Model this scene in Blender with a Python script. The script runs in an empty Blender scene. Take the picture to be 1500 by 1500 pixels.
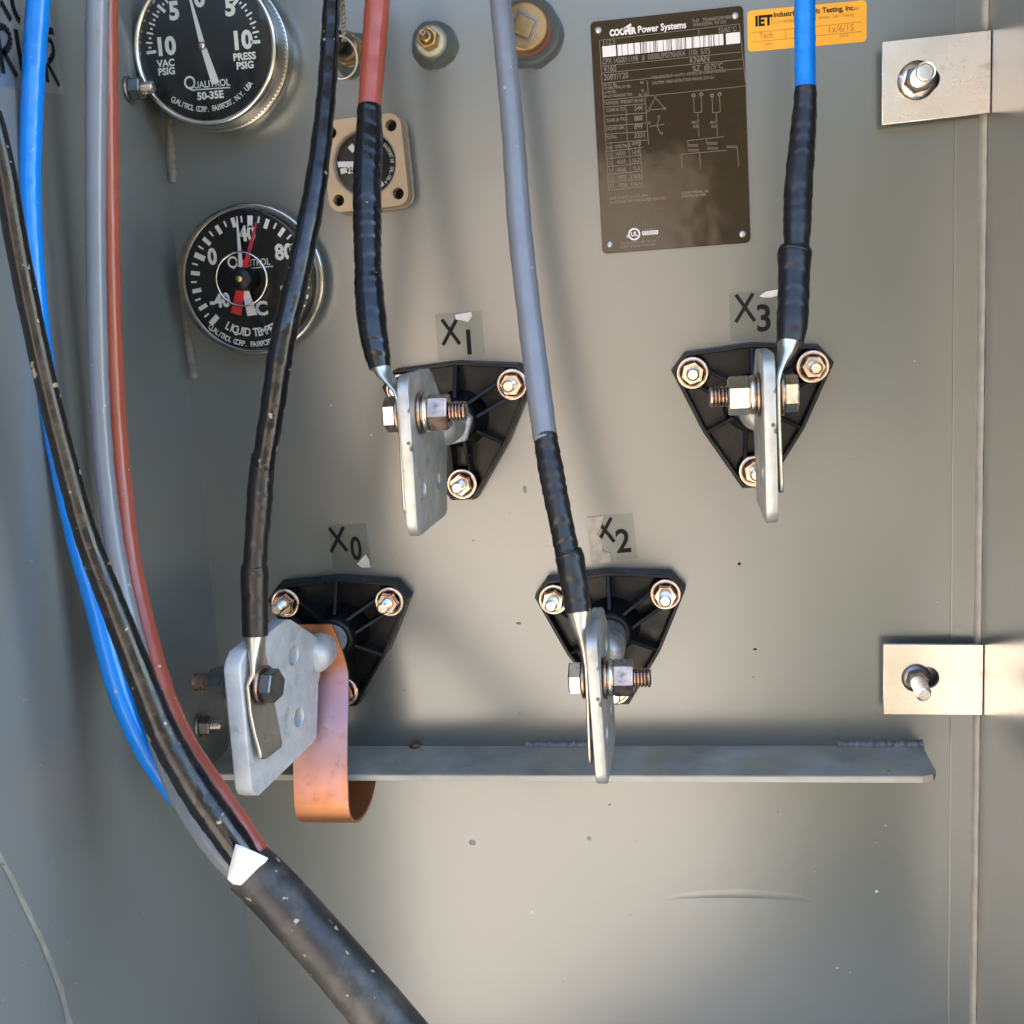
import bpy, math, random
from mathutils import Vector, Matrix
random.seed(7)
R = math.radians
scene = bpy.context.scene
col = scene.collection

# ------------------------------------------------------------------ camera
CAM_Z = 1.05            # height of the lens above the ground (m)
LENS_D = 0.85           # distance of the lens from the tank wall (m)
FPX = 1672.0            # focal length in units of 1/1500 of the picture
_a = Vector((10800.0, -350.0, -FPX)).normalized()      # world +X seen from the camera (x right, y down, z forward)
_b = Vector((570.0, 9600.0, FPX))
_b = (_b - _a * _b.dot(_a)).normalized()               # world -Z
_c = _a.cross(_b)                                      # world +Y (into the wall)
RIGHT = Vector((_a.x, _c.x, -_b.x)); DOWN = Vector((_a.y, _c.y, -_b.y)); FWD = Vector((_a.z, _c.z, -_b.z))
CAM = Vector((0.0, -LENS_D, CAM_Z))
cam_data = bpy.data.cameras.new('camera')
cam_data.sensor_fit = 'AUTO'
cam_data.angle = 2 * math.atan(750.0 / FPX)
cam_data.clip_start = 0.01; cam_data.clip_end = 500
cam = bpy.data.objects.new('camera', cam_data)
cam.matrix_world = Matrix((
    (RIGHT.x, -DOWN.x, -FWD.x, CAM.x), (RIGHT.y, -DOWN.y, -FWD.y, CAM.y), (RIGHT.z, -DOWN.z, -FWD.z, CAM.z), (0, 0, 0, 1)))
col.objects.link(cam); scene.camera = cam

# ------------------------------------------------------------------ sky, sun, exposure
SUN_EL, SUN_AZ = 38.0, -40.0      # the sun stands behind the tank: its front lies in open shade
world = bpy.data.worlds.new('World'); scene.world = world; world.use_nodes = True
wn = world.node_tree
sky = wn.nodes.new('ShaderNodeTexSky'); sky.sky_type = 'NISHITA'; sky.sun_disc = False
sky.sun_elevation = R(SUN_EL); sky.sun_rotation = R(SUN_AZ)
wn.links.new(sky.outputs[0], wn.nodes['Background'].inputs[0])
wn.nodes['Background'].inputs[1].default_value = 0.11
sun_data = bpy.data.lights.new('sun', 'SUN'); sun_data.energy = 5.0; sun_data.angle = R(0.5); sun_data.color = (1.0, 0.945, 0.87)
sun = bpy.data.objects.new('sun', sun_data); col.objects.link(sun)
_sd = Vector((math.sin(R(SUN_AZ)) * math.cos(R(SUN_EL)), math.cos(R(SUN_AZ)) * math.cos(R(SUN_EL)), math.sin(R(SUN_EL))))
sun.rotation_euler = _sd.to_track_quat('Z', 'Y').to_euler()
scene.view_settings.view_transform = 'Standard'; scene.view_settings.look = 'None'
scene.view_settings.gamma = 1.0; scene.view_settings.use_curve_mapping = False
scene.view_settings.exposure = 3.4
scene.cycles.max_bounces = 10; scene.cycles.caustics_reflective = False; scene.cycles.caustics_refractive = False
scene.cycles.sample_clamp_indirect = 6.0

# ------------------------------------------------------------------ measuring helpers
def ray(px, py):
    return RIGHT * ((px - 750) / FPX) + DOWN * ((py - 750) / FPX) + FWD
def P(px, py, d=0.0):
    """point that stands d metres in front of the tank wall"""
    r = ray(px, py); t = (LENS_D - d) / r.y
    return CAM + r * t
def PX(px, py, X):
    r = ray(px, py); t = (X - CAM.x) / r.x
    return CAM + r * t
def mpp(px, py, d):
    return (P(px, py, d) - CAM).dot(FWD) / FPX        # metres per picture unit there

# ------------------------------------------------------------------ mesh helpers
class MB:
    def __init__(self): self.v = []; self.f = []; self.s = []
    def add(self, vs, fs, smooth=False):
        o = len(self.v); self.v += [tuple(p) for p in vs]
        for f in fs: self.f.append([i + o for i in f]); self.s.append(smooth)
        return self
    def box(self, c, sx, sy, sz, ax=None):
        c = Vector(c); M = ax or (Vector((1,0,0)), Vector((0,1,0)), Vector((0,0,1)))
        vs = [c + M[0]*(sx/2*i) + M[1]*(sy/2*j) + M[2]*(sz/2*k) for k in (-1,1) for j in (-1,1) for i in (-1,1)]
        return self.add(vs, [(0,2,3,1),(4,5,7,6),(0,1,5,4),(2,6,7,3),(0,4,6,2),(1,3,7,5)])
    def lathe(self, o, axis, prof, n=32, smooth=True, ridges=None, phase=0.0, closed=True):
        """prof: list of (r, h) along axis; ends capped when r > 0"""
        o = Vector(o); ax = Vector(axis).normalized()
        t = Vector((0,0,1)) if abs(ax.z) < 0.9 else Vector((1,0,0))
        u = t.cross(ax).normalized(); w = ax.cross(u)
        vs = []; fs = []
        for k, (r, h) in enumerate(prof):
            for i in range(n):
                a = 2*math.pi*i/n + phase
                rr = r
                if ridges and k in ridges: rr = r - (0.0008 if i % 2 else 0)
                vs.append(o + ax*h + (u*math.cos(a) + w*math.sin(a))*rr)
        for k in range(len(prof)-1):
            for i in range(n):
                j = (i+1) % n
                fs.append((k*n+i, k*n+j, (k+1)*n+j, (k+1)*n+i))
        self.add(vs, fs, smooth)
        if closed:
            for k, rev in ((0, True), (len(prof)-1, False)):
                if prof[k][0] > 1e-6:
                    r, h = prof[k]
                    ring = [o + ax*h + (u*math.cos(2*math.pi*i/n+phase) + w*math.sin(2*math.pi*i/n+phase))*r for i in range(n)]
                    self.add(ring, [list(range(n))[::-1] if rev else list(range(n))])
        return self
    def hexa(self, o, axis, r, h, phase=0.0, ch=0.0009):
        return self.lathe(o, axis, [(r*.93, 0), (r, ch), (r, h-ch), (r*.93, h)], 6, False, phase=phase)
    def thread(self, o, axis, r, h0, h1, pitch=0.0016, n=18, dome=True):
        prof = []; h = h0
        while h < h1 - pitch:
            prof += [(r, h), (r, h+pitch*.25), (r*.80, h+pitch*.6)]; h += pitch
        prof += [(r, h), (r*.97, h1-0.0008), (r*.72, h1)] if dome else [(r, h), (r, h1)]
        return self.lathe(o, axis, prof, n, False)
    def prism(self, poly, place, d0, d1, bev=0.0):
        """poly: 2D points; place(u, v, d) -> 3D; extruded from d0 to d1"""
        n = len(poly)
        cx = sum(p[0] for p in poly)/n; cy = sum(p[1] for p in poly)/n
        def ins(p):
            dx, dy = p[0]-cx, p[1]-cy; L = math.hypot(dx, dy)
            return (cx + dx*(L-bev)/L, cy + dy*(L-bev)/L) if bev else p
        rings = [(d0, poly), (d1 - bev if d1 > d0 else d1 + bev, poly), (d1, [ins(p) for p in poly])] if bev else [(d0, poly), (d1, poly)]
        vs = [place(p[0], p[1], d) for d, pl in rings for p in pl]; fs = []
        for k in range(len(rings)-1):
            for i in range(n):
                j = (i+1) % n; fs.append((k*n+i, k*n+j, (k+1)*n+j, (k+1)*n+i))
        fs.append(list(range(n))[::-1]); fs.append([(len(rings)-1)*n+i for i in range(n)])
        return self.add(vs, fs)
    def tube(self, pts, rad, n=20, cap=True, tape=None):
        """pts: points; rad: radius list. tape=(pitch, step): helical overlap steps"""
        m = len(pts); rings = []; prev = None; s = 0
        for i in range(m):
            t = (pts[min(i+1, m-1)] - pts[max(i-1, 0)]).normalized()
            if prev is None:
                ref = Vector((0,-1,0)); u = (ref - t*ref.dot(t)).normalized()
            else:
                u = (prev - t*prev.dot(t)).normalized()
            w = t.cross(u); prev = u
            if i: s += (pts[i]-pts[i-1]).length
            ring = []
            for k in range(n):
                a = 2*math.pi*k/n; r = rad[i]
                if tape:
                    ph = (s/tape[0] + .45*math.sin(s*61) + .3*math.sin(s*147+1) + math.cos(a)*tape[2] + tape[3]*math.sin(2*a + s*40)) % 1.0
                    r += tape[1]*(ph - .5)
                ring.append(pts[i] + (u*math.cos(a) + w*math.sin(a))*r)
            rings.append(ring)
        vs = [p for r_ in rings for p in r_]; fs = []
        for i in range(m-1):
            for k in range(n):
                j = (k+1) % n; fs.append((i*n+k, i*n+j, (i+1)*n+j, (i+1)*n+k))
        self.add(vs, fs, True)
        if cap:
            self.add(rings[0], [list(range(n))[::-1]]); self.add(rings[-1], [list(range(n))])
        return self
    def build(self, name, mat, parent=None, bevel=None):
        me = bpy.data.meshes.new(name); me.from_pydata(self.v, [], self.f)
        for p, s in zip(me.polygons, self.s): p.use_smooth = s
        me.materials.append(mat); me.update()
        ob = bpy.data.objects.new(name, me); col.objects.link(ob)
        if parent: ob.parent = parent
        if bevel:
            m = ob.modifiers.new('bevel', 'BEVEL'); m.width = bevel; m.segments = 2; m.limit_method = 'ANGLE'; m.angle_limit = R(40)
        return ob

def tag(o, label=None, cat=None, group=None, kind=None):
    for k, v in (('label', label), ('category', cat), ('group', group), ('kind', kind)):
        if v: o[k] = v
    return o
def empty(name, loc, label=None, cat=None, group=None, rot=(0,0,0)):
    o = bpy.data.objects.new(name, None); o.empty_display_size = .02; o.location = loc; o.rotation_euler = rot
    col.objects.link(o); return tag(o, label, cat, group)
def catmull(ctrl, n=10):
    out = []; c = [ctrl[0]] + list(ctrl) + [ctrl[-1]]
    for i in range(1, len(c)-2):
        for k in range(n):
            t = k/n
            out.append(tuple(.5*((2*c[i][j]) + (-c[i-1][j]+c[i+1][j])*t + (2*c[i-1][j]-5*c[i][j]+4*c[i+1][j]-c[i+2][j])*t*t
                       + (-c[i-1][j]+3*c[i][j]-3*c[i+1][j]+c[i+2][j])*t**3) for j in range(len(c[i]))))
    out.append(tuple(ctrl[-1])); return out

# flat print: text outlines as 2D polygons
_tc = {}
def glyphs(body, size, bold=0.0, align='CENTER', sx=1.0, shear=0.0, spacing=1.0):
    key = (body, size, bold, align, sx, shear, spacing)
    if key in _tc: return _tc[key]
    cu = bpy.data.curves.new('t', 'FONT'); cu.body = body; cu.size = size; cu.align_x = align; cu.align_y = 'CENTER'
    cu.offset = bold; cu.resolution_u = 3; cu.shear = shear; cu.space_character = spacing
    ob = bpy.data.objects.new('t', cu); col.objects.link(ob)
    dg = bpy.context.evaluated_depsgraph_get(); me = bpy.data.meshes.new_from_object(ob.evaluated_get(dg))
    vs = [(v.co.x*sx, v.co.y) for v in me.vertices]; fs = [list(p.vertices) for p in me.polygons]
    bpy.data.objects.remove(ob); bpy.data.curves.remove(cu); bpy.data.meshes.remove(me)
    _tc[key] = (vs, fs); return vs, fs
def put_text(mb, body, size, place, u, v, rot=0.0, **kw):
    vs, fs = glyphs(body, size, **kw); c, s = math.cos(rot), math.sin(rot)
    mb.add([place(u + x*c - y*s, v + x*s + y*c) for x, y in vs], fs)
def arc_text(mb, body, size, place, cu, cv, rad, a0, a1, inside=True, **kw):
    """letters along an arc from angle a0 to a1 (degrees), baseline circle radius rad"""
    n = len(body)
    for i, ch in enumerate(body):
        if ch == ' ': continue
        a = R(a0 + (a1-a0)*i/(n-1))
        rot = a + math.pi/2 if inside else a - math.pi/2
        put_text(mb, ch, size, place, cu + math.cos(a)*rad, cv + math.sin(a)*rad, rot, **kw)
def stroke(mb, place, pts, w):
    for (x0, y0), (x1, y1) in zip(pts[:-1], pts[1:]):
        L = math.hypot(x1-x0, y1-y0) or 1e-9; nx, ny = -(y1-y0)/L*w/2, (x1-x0)/L*w/2
        mb.add([place(x0+nx, y0+ny), place(x0-nx, y0-ny), place(x1-nx, y1-ny), place(x1+nx, y1+ny)], [(0,1,2,3)])
def disc2(mb, place, u, v, r, n=20, r0=0.0):
    if r0:
        vs = [place(u+math.cos(2*math.pi*i/n)*q, v+math.sin(2*math.pi*i/n)*q) for q in (r0, r) for i in range(n)]
        mb.add(vs, [(i, (i+1) % n, n+(i+1) % n, n+i) for i in range(n)])
    else:
        mb.add([place(u+math.cos(2*math.pi*i/n)*r, v+math.sin(2*math.pi*i/n)*r) for i in range(n)], [list(range(n))])
def round_rect(w, h, r, n=5):
    out = []
    for cx, cy, a0 in ((w/2-r, h/2-r, 0), (-w/2+r, h/2-r, 90), (-w/2+r, -h/2+r, 180), (w/2-r, -h/2+r, 270)):
        for i in range(n+1):
            a = R(a0 + 90*i/n); out.append((cx+math.cos(a)*r, cy+math.sin(a)*r))
    return out

# ------------------------------------------------------------------ materials
def mat(name, base, rough=.5, metal=0.0, spec=.5, var=0.0, vscale=20.0, bump=0.0, bscale=200.0, bump2=0.0, b2scale=12.0,
        dirt=None, dscale=60.0, damt=.5, rvar=0.0, coat=0.0, stretch=None, spots=None, sscale=300.0, sthr=.72):
    m = bpy.data.materials.new(name); m.use_nodes = True; nt = m.node_tree; N = nt.nodes; L = nt.links
    b = N['Principled BSDF']; b.inputs['Roughness'].default_value = rough; b.inputs['Metallic'].default_value = metal
    b.inputs['Specular IOR Level'].default_value = spec; b.inputs['Coat Weight'].default_value = coat; b.inputs['Coat Roughness'].default_value = .24; b.inputs['Coat IOR'].default_value = 1.65
    tc = N.new('ShaderNodeTexCoord'); vec = tc.outputs['Object']
    if stretch:
        mp = N.new('ShaderNodeMapping'); mp.inputs['Scale'].default_value = stretch; L.new(vec, mp.inputs[0]); vec = mp.outputs[0]
    def noise(scale, detail=4.0, rgh=.55):
        n = N.new('ShaderNodeTexNoise'); n.inputs['Scale'].default_value = scale; n.inputs['Detail'].default_value = detail
        n.inputs['Roughness'].default_value = rgh; L.new(vec, n.inputs['Vector']); return n.outputs['Fac']
    def ramp(sock, a, b_, lo=0.0, hi=1.0):
        mr = N.new('ShaderNodeMapRange'); mr.inputs['From Min'].default_value = a; mr.inputs['From Max'].default_value = b_
        mr.inputs['To Min'].default_value = lo; mr.inputs['To Max'].default_value = hi; L.new(sock, mr.inputs['Value']); return mr.outputs[0]
    def mix(fac, a, b_):
        mx = N.new('ShaderNodeMix'); mx.data_type = 'RGBA'
        if hasattr(fac, 'links'): L.new(fac, mx.inputs[0])
        else: mx.inputs[0].default_value = fac
        for sock, val in ((mx.inputs[6], a), (mx.inputs[7], b_)):
            if hasattr(val, 'links'): L.new(val, sock)
            else: sock.default_value = (*val, 1)
        return mx.outputs[2]
    c = base
    if var:
        c = mix(ramp(noise(vscale), .3, .7), tuple(x*(1-var) for x in base), tuple(min(1, x*(1+var)) for x in base))
    if dirt: c = mix(ramp(noise(dscale, 6, .65), .62-.12*damt, .74, 0, 1), c, dirt)
    if spots: c = mix(ramp(noise(sscale, 2, .5), sthr, sthr+.03), c, spots)
    if hasattr(c, 'links'): L.new(c, b.inputs['Base Color'])
    else: b.inputs['Base Color'].default_value = (*c, 1)
    if rvar: L.new(ramp(noise(vscale*2.3, 5), .3, .7, max(0, rough-rvar), min(1, rough+rvar)), b.inputs['Roughness'])
    if bump or bump2:
        h = None
        for amt, sc in ((bump, bscale), (bump2, b2scale)):
            if not amt: continue
            bn = N.new('ShaderNodeBump'); bn.inputs['Strength'].default_value = 1.0; bn.inputs['Distance'].default_value = amt
            L.new(noise(sc, 3), bn.inputs['Height'])
            if h: L.new(h, bn.inputs['Normal'])
            h = bn.outputs[0]
        L.new(h, b.inputs['Normal'])
    m['hooks'] = 1
    return m
def glassy(name, tint=(1,1,1), refl=1.0, rough=.02):
    m = bpy.data.materials.new(name); m.use_nodes = True; nt = m.node_tree; N = nt.nodes; L = nt.links
    N.remove(N['Principled BSDF'])
    tr = N.new('ShaderNodeBsdfTransparent'); tr.inputs[0].default_value = (*tint, 1)
    gl = N.new('ShaderNodeBsdfGlossy'); gl.inputs['Roughness'].default_value = rough
    fr = N.new('ShaderNodeFresnel'); fr.inputs[0].default_value = 1.47
    mu = N.new('ShaderNodeMath'); mu.operation = 'MULTIPLY'; mu.inputs[1].default_value = refl; mu.use_clamp = True
    mx = N.new('ShaderNodeMixShader'); L.new(fr.outputs[0], mu.inputs[0]); L.new(mu.outputs[0], mx.inputs[0])
    L.new(tr.outputs[0], mx.inputs[1]); L.new(gl.outputs[0], mx.inputs[2]); L.new(mx.outputs[0], N['Material Output'].inputs[0])
    return m

def paint_mat(name, base, rough, coat=.6, spec=1.0):
    """grey-green enamel on sheet steel: orange peel, shallow waves, dust specks and faint scratches"""
    m = mat(name, base, rough, spec=spec, coat=coat, var=.05, vscale=7, bump=.00006, bscale=85, bump2=.0006, b2scale=8, rvar=.0)
    return m
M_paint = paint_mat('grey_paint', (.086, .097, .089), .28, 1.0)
M_paint_lifted = paint_mat('grey_paint_lifted', (.150, .162, .152), .38, .3, .8)  # same enamel with a lighter base: the left wall's brightness is painted in
M_bar = mat('rust_stained_steel', (.42, .375, .31), .65, spec=.3, var=.3, vscale=22, dirt=(.46, .35, .22), dscale=18, damt=1.3, bump=.0002, bscale=300, spots=(.12,.06,.03), sscale=90, sthr=.74)
M_edge = mat('painted_edge', (.42, .40, .34), .45, var=.1, vscale=60)
M_bead = mat('painted_bead', (.32, .30, .25), .4, var=.15, vscale=70, bump=.0004, bscale=120)
M_weldp = mat('ledge_weld', (.16, .16, .155), .45, var=.2, vscale=80, bump=.0006, bscale=160)
M_weld = mat('painted_weld', (.27, .27, .255), .4, var=.12, vscale=80, bump=.0009, bscale=160)
M_drip = mat('dry_sealant', (.17, .155, .125), .6, var=.3, vscale=90, bump=.0006, bscale=180)
M_black = mat('black_moulding', (.005, .005, .0055), .33, spec=.3, var=.3, vscale=40, dirt=(.017, .016, .015), dscale=35, damt=.5, bump=.0001, bscale=300, rvar=.08)
M_rub = mat('black_cable_jacket', (.006, .006, .007), .22, bump=.0005, bscale=50, dirt=(.035, .032, .028), dscale=55, damt=.35, rvar=.1, spots=(.30,.26,.17), sscale=110, sthr=.69)
M_jack = mat('dusty_black_jacket', (.019, .0172, .0165), .46, bump=.0003, bscale=60, dirt=(.085, .074, .058), dscale=42, damt=1.3, rvar=.1, spots=(.34,.28,.18), sscale=150, sthr=.675)
M_tape = mat('black_vinyl_tape', (.005, .005, .006), .24, bump=.0005, bscale=60, dirt=(.03, .026, .022), dscale=70, damt=.3, rvar=.1, spots=(.40,.36,.24), sscale=210, sthr=.74)
M_tape_matt = mat('brown_black_tape', (.008, .0072, .007), .36, bump=.0005, bscale=60, dirt=(.03, .025, .021), dscale=50, damt=.5, rvar=.1)
M_blue = mat('blue_insulation', (.002, .185, .64), .19, bump=.0003, bscale=28, var=.05, rvar=.06, spots=(.36,.32,.25), sscale=170, sthr=.725)
M_red = mat('brick_red_insulation', (.30, .068, .042), .22, bump=.0003, bscale=30, var=.08, rvar=.06, spots=(.36,.32,.25), sscale=170, sthr=.725)
M_grey = mat('grey_insulation', (.168, .180, .205), .21, bump=.0003, bscale=28, var=.06, rvar=.05, spots=(.36,.32,.25), sscale=170, sthr=.725)
M_tin = mat('tinned_plate', (.43, .42, .385), .46, metal=.7, var=.25, vscale=60, bump=.00012, bscale=260, dirt=(.20,.20,.18), dscale=48, damt=.3, rvar=.12, spots=(.10,.095,.085), sscale=75, sthr=.70)
M_galv = mat('white_galvanised_plate', (.60, .60, .585), .55, metal=.35, var=.12, vscale=90, bump=.00015, bscale=300, dirt=(.34,.34,.33), dscale=60, damt=.4, rvar=.1)
M_lug = mat('tinned_lug', (.58, .545, .475), .34, metal=.95, var=.1, vscale=60, rvar=.08, bump=.0001, bscale=200)
M_bolt = mat('silicon_bronze', (.42, .29, .22), .30, metal=1.0, var=.3, vscale=70, rvar=.1, dirt=(.10,.06,.05), dscale=90, damt=.4, bump=.0001, bscale=300)
M_steel = mat('bright_zinc', (.72, .66, .58), .24, metal=1.0, var=.15, vscale=80, rvar=.08)
M_dsteel = mat('dull_steel', (.20, .19, .18), .38, metal=.9, var=.25, vscale=90, rvar=.1)
M_cup = mat('copper_tinted_zinc', (.74, .56, .45), .26, metal=1.0, var=.12, vscale=120, rvar=.08)
M_brass = mat('old_brass', (.48, .32, .13), .34, metal=.9, var=.25, vscale=110, rvar=.1, dirt=(.16,.10,.05), dscale=120, damt=.5)
M_plugbr = mat('tan_bronze', (.33, .215, .10), .42, metal=.8, var=.12, vscale=120, dirt=(.2,.14,.09), dscale=150, damt=.5)
M_cream = mat('cream_thread_seal', (.62, .58, .42), .6, var=.15, vscale=200, bump=.0004, bscale=350)
M_redseal = mat('red_sealant', (.45, .06, .03), .45)
M_copper = None
M_cast = mat('tan_cast_flange', (.47, .33, .20), .5, metal=.25, var=.08, vscale=60, bump=.0001, bscale=400)
M_castedge = mat('cast_edge', (.33, .27, .20), .5, metal=.3, var=.25, vscale=150, bump=.0003, bscale=300)
M_dial = mat('black_dial', (.004, .004, .0045), .4, spec=.3)
M_white = mat('white_print', (.78, .79, .74), .55, var=.03, vscale=100)
M_needle = mat('white_needle', (.82, .80, .82), .45)
M_redn = mat('red_needle', (.62, .02, .03), .4)
M_chrome = mat('bezel_chrome', (.66, .62, .56), .20, metal=1.0, rvar=.06, vscale=50)
M_glass = glassy('gauge_glass', (.98,.985,.98), .6)
M_glass_dull = glassy('aged_gauge_glass', (.95,.95,.94), .25, .1)
M_plast = glassy('clear_plastic', (.95,.955,.95), .9, .05)
M_plate = mat('brown_black_plate', (.022, .012, .006), .09, spec=.5, metal=.0, bump2=.0006, b2scale=14, coat=.0, dirt=(.022,.015,.010), dscale=30, damt=.5)
M_print = mat('etched_lines', (.17, .135, .10), .35, metal=.2)
M_printw = mat('bright_print', (.74, .68, .64), .4)
M_rivet = mat('rivet', (.45, .43, .40), .4, metal=.8)
M_orange = mat('orange_label', (.90, .40, .015), .55, var=.03, vscale=60)
M_ink = mat('ink', (.008, .006, .006), .6, spec=.2)
M_inkfade = mat('faded_ink', (.45, .19, .015), .55)
M_letter = mat('black_lettering', (.006, .006, .006), .6, spec=.2)
M_film = glassy('clear_film', (.93, .94, .94), .4, .35)
M_worn = mat('worn_film', (.42, .36, .29), .5, var=.2, vscale=200, bump=.0002, bscale=300)
M_flake = mat('film_flake', (.66, .62, .56), .3, var=.15, vscale=160, bump=.0006, bscale=160)
M_paper = mat('film_label', (.42, .42, .42), .3, var=.2, vscale=40)
M_filler = mat('white_filler', (.82, .82, .80), .6, bump=.0003, bscale=90)
M_bracket = mat('stainless_bracket', (.72, .655, .595), .27, metal=.95, var=.06, vscale=14, rvar=.03, dirt=(.36,.28,.23), dscale=38, damt=.1, bump=.00006, bscale=240)
M_pale_mark = mat('pale_paint', (.24, .225, .19), .5, var=.3, vscale=60)
M_seed = mat('brown_husk', (.16, .06, .03), .5, var=.3, vscale=300)
M_wire = mat('steel_wire', (.50, .46, .40), .35, metal=.9)
M_seal = mat('seal_wire', (.42, .38, .26), .5, metal=.3, var=.3, vscale=400)
M_bounce_wall = mat('warm_bounce_wall', (.23, .19, .15), .9, var=.25, vscale=1.5, dirt=(.22,.15,.09), dscale=2.2, damt=.6, spec=.2)
M_sky_blocker = mat('dark_sky_blocker', (.055, .050, .030), .95, var=.4, vscale=1.2, spec=.1)
M_dark_patch = mat('dark_ground_patch', (.075, .068, .045), .95, var=.3, vscale=4, spec=.1)
M_ground = mat('dry_ground', (.385, .342, .28), .9, var=.2, vscale=1.2, dirt=(.28,.23,.17), dscale=2.5, damt=.5, spec=.2)

# ------------------------------------------------------------------ setting
XL = (P(252, 275).x + P(373, 1495).x) / 2        # inner corner on the left
XR = (P(1440, 300).x + P(1432, 1300).x) / 2      # inner corner on the right
ZT, ZB = CAM_Z + .42, .10
def V(x, y, z): return Vector((x, y, z))
g = MB(); g.add([(-60,-60,0),(60,-60,0),(60,60,0),(-60,60,0)], [(0,1,2,3)])
tag(g.build('ground', M_ground), kind='structure')
g = MB(); g.add([(.08,-.95,.004),(.22,-4.4,.004),(3.2,-4.4,.004),(1.6,-.95,.004)], [(0,1,2,3)])
tag(g.build('unseen_dark_patch', M_dark_patch), kind='structure')  # unseen dark patch, added to darken what the right of the wall reflects

# tank wall
w = MB(); nx, nz = 150, 130
x0, x1 = XL - .01, XR + .01
xs = [x0 + (x1-x0)*i/nx for i in range(nx+1)]; zs = [ZB + (ZT-ZB)*k/nz for k in range(nz+1)]
vs = [(x, 0.0, z) for z in zs for x in xs]; n_ = nx+1
w.add(vs, [(k*n_+i, k*n_+i+1, (k+1)*n_+i+1, (k+1)*n_+i) for k in range(len(zs)-1) for i in range(nx)], True)
bw = tag(w.build('tank_wall', M_paint), kind='structure')
# the tank behind it (keeps the sun off the front)
t = MB(); t.box(((XL+XR)/2, .41, (ZT+.06)/2), XR-XL+.6, .8, ZT+.058)
tag(t.build('tank_body', M_paint), kind='structure')
# right edge strip: a flange lapped over the tank wall, and the rounded bead in the corner
sx0 = P(1394, 700).x
s = MB(); s.box(((sx0+XR)/2, -.0008, (ZT+ZB)/2), XR-sx0, .0016, ZT-ZB-.001); s.build('lap_strip', M_paint, bw, bevel=.0005)
s = MB()
cx, r_ = XR-.0005, .0052
arc = [(cx - r_ + r_*math.sin(R(a)) , -.0016 - r_ + r_*math.cos(R(a))) for a in range(0, 91, 10)]
arc = [(XR - .0047, -.0014)] + [(XR - .0044 + .0042*(1-math.cos(R(a))), -.0016 - .0042*math.sin(R(a))) for a in range(0, 91, 15)]
hh = [ZB + (ZT-ZB)*k/200 for k in range(201)]
vs = []
for k, z in enumerate(hh):
    j = .00015*math.sin(k*1.7) + .00012*math.sin(k*.61)
    vs += [(x + j*.4, y - j, z) for x, y in arc]
m_ = len(arc); s.add(vs, [(k*m_+i, (k+1)*m_+i, (k+1)*m_+i+1, k*m_+i+1) for k in range(200) for i in range(m_-1)], True)
s.build('corner_bead', M_bead, bw)
# side walls, sill and hood of the open cabinet
DEEP = .46
s = MB(); s.box((XL-.0015, -DEEP/2, (ZT+ZB)/2), .003, DEEP, ZT-ZB); lw = tag(s.build('side_wall_left', M_paint_lifted), kind='structure')
s = MB(); s.box((XR+.0015, -.11, (ZT+ZB)/2), .003, .22, ZT-ZB); rw = tag(s.build('side_wall_right', M_paint), kind='structure')
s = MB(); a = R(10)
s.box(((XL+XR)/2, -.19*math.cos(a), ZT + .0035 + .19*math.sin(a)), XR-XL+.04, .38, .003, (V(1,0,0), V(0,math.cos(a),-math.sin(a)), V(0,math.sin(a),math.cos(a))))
tag(s.build('hood', M_paint_lifted), kind='structure')
# unseen wall added behind the camera so its light and blurred reflection warm the enamel
s = MB(); s.box((-2.6, -4.6, .85), 5.4, .25, 1.7); tag(s.build('unseen_bounce_wall', M_bounce_wall), kind='structure')
s = MB(); s.box((0, -7.5, 1.7), 26.0, .6, 3.4); tag(s.build('unseen_sky_blocker', M_sky_blocker), kind='structure')  # plain dark block, unseen, added to keep low sky out of the reflections
s = MB(); s.box(((XL+XR)/2, -DEEP/2, ZB/2), XR-XL+.04, DEEP, ZB-.002); tag(s.build('sill', M_paint_lifted), kind='structure')

def on_wall(d):
    return lambda u, v, dd=0.0: V(u, -(d+dd), v)
# small marks on the wall: paint runs, drips and specks
def drip(px0, py0, px1, py1, wpx, name, m, parent, d=.0012):
    A, B = P(px0, py0), P(px1, py1); mb = MB(); pts = []; rad = []
    for i in range(25):
        t = i/24; p = A.lerp(B, t); p.y = .0014
        pts.append(p + V(.0006*math.sin(i*1.9), 0, 0)); rad.append(wpx*.00025*(.55+.35*math.sin(t*2.6)+.12*math.sin(i*2.3)) )
    mb.tube(pts, rad, 10); return mb.build(name, m, parent)
drip(247, 175, 253, 268, 18, 'sealant_run', M_drip, bw)
drip(271, 470, 285, 555, 19, 'sealant_run', M_drip, bw)
mb = MB(); cc = catmull([(962,1326),(985,1315),(1020,1311),(1080,1309),(1140,1312),(1180,1317),(1215,1327)], 10)
mb.tube([V(P(x, y).x, .02985 + .0003*abs(i-32)/32, P(x, y).z) for i, (x, y) in enumerate(cc)], [.0301]*len(cc), 240); mb.build('pressed_seam', M_paint, bw)
drip(344, 1155, 349, 1240, 8, 'paint_run', M_weld, bw)
def wall_speck(px, py, w_, h_, m, parent=None, name='speck'):
    c = P(px, py); k = mpp(px, py, 0); mb = MB()
    mb.lathe((c.x, 0, c.z), (0,-1,0), [(1, 0), (.75, .0004), (.3, .0006)], 8)
    mb.v = [(c.x + (x-c.x)*w_*k/2, y, c.z + (z-c.z)*h_*k/2) for x, y, z in mb.v]
    return mb.build(name, m, parent or bw)
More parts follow.
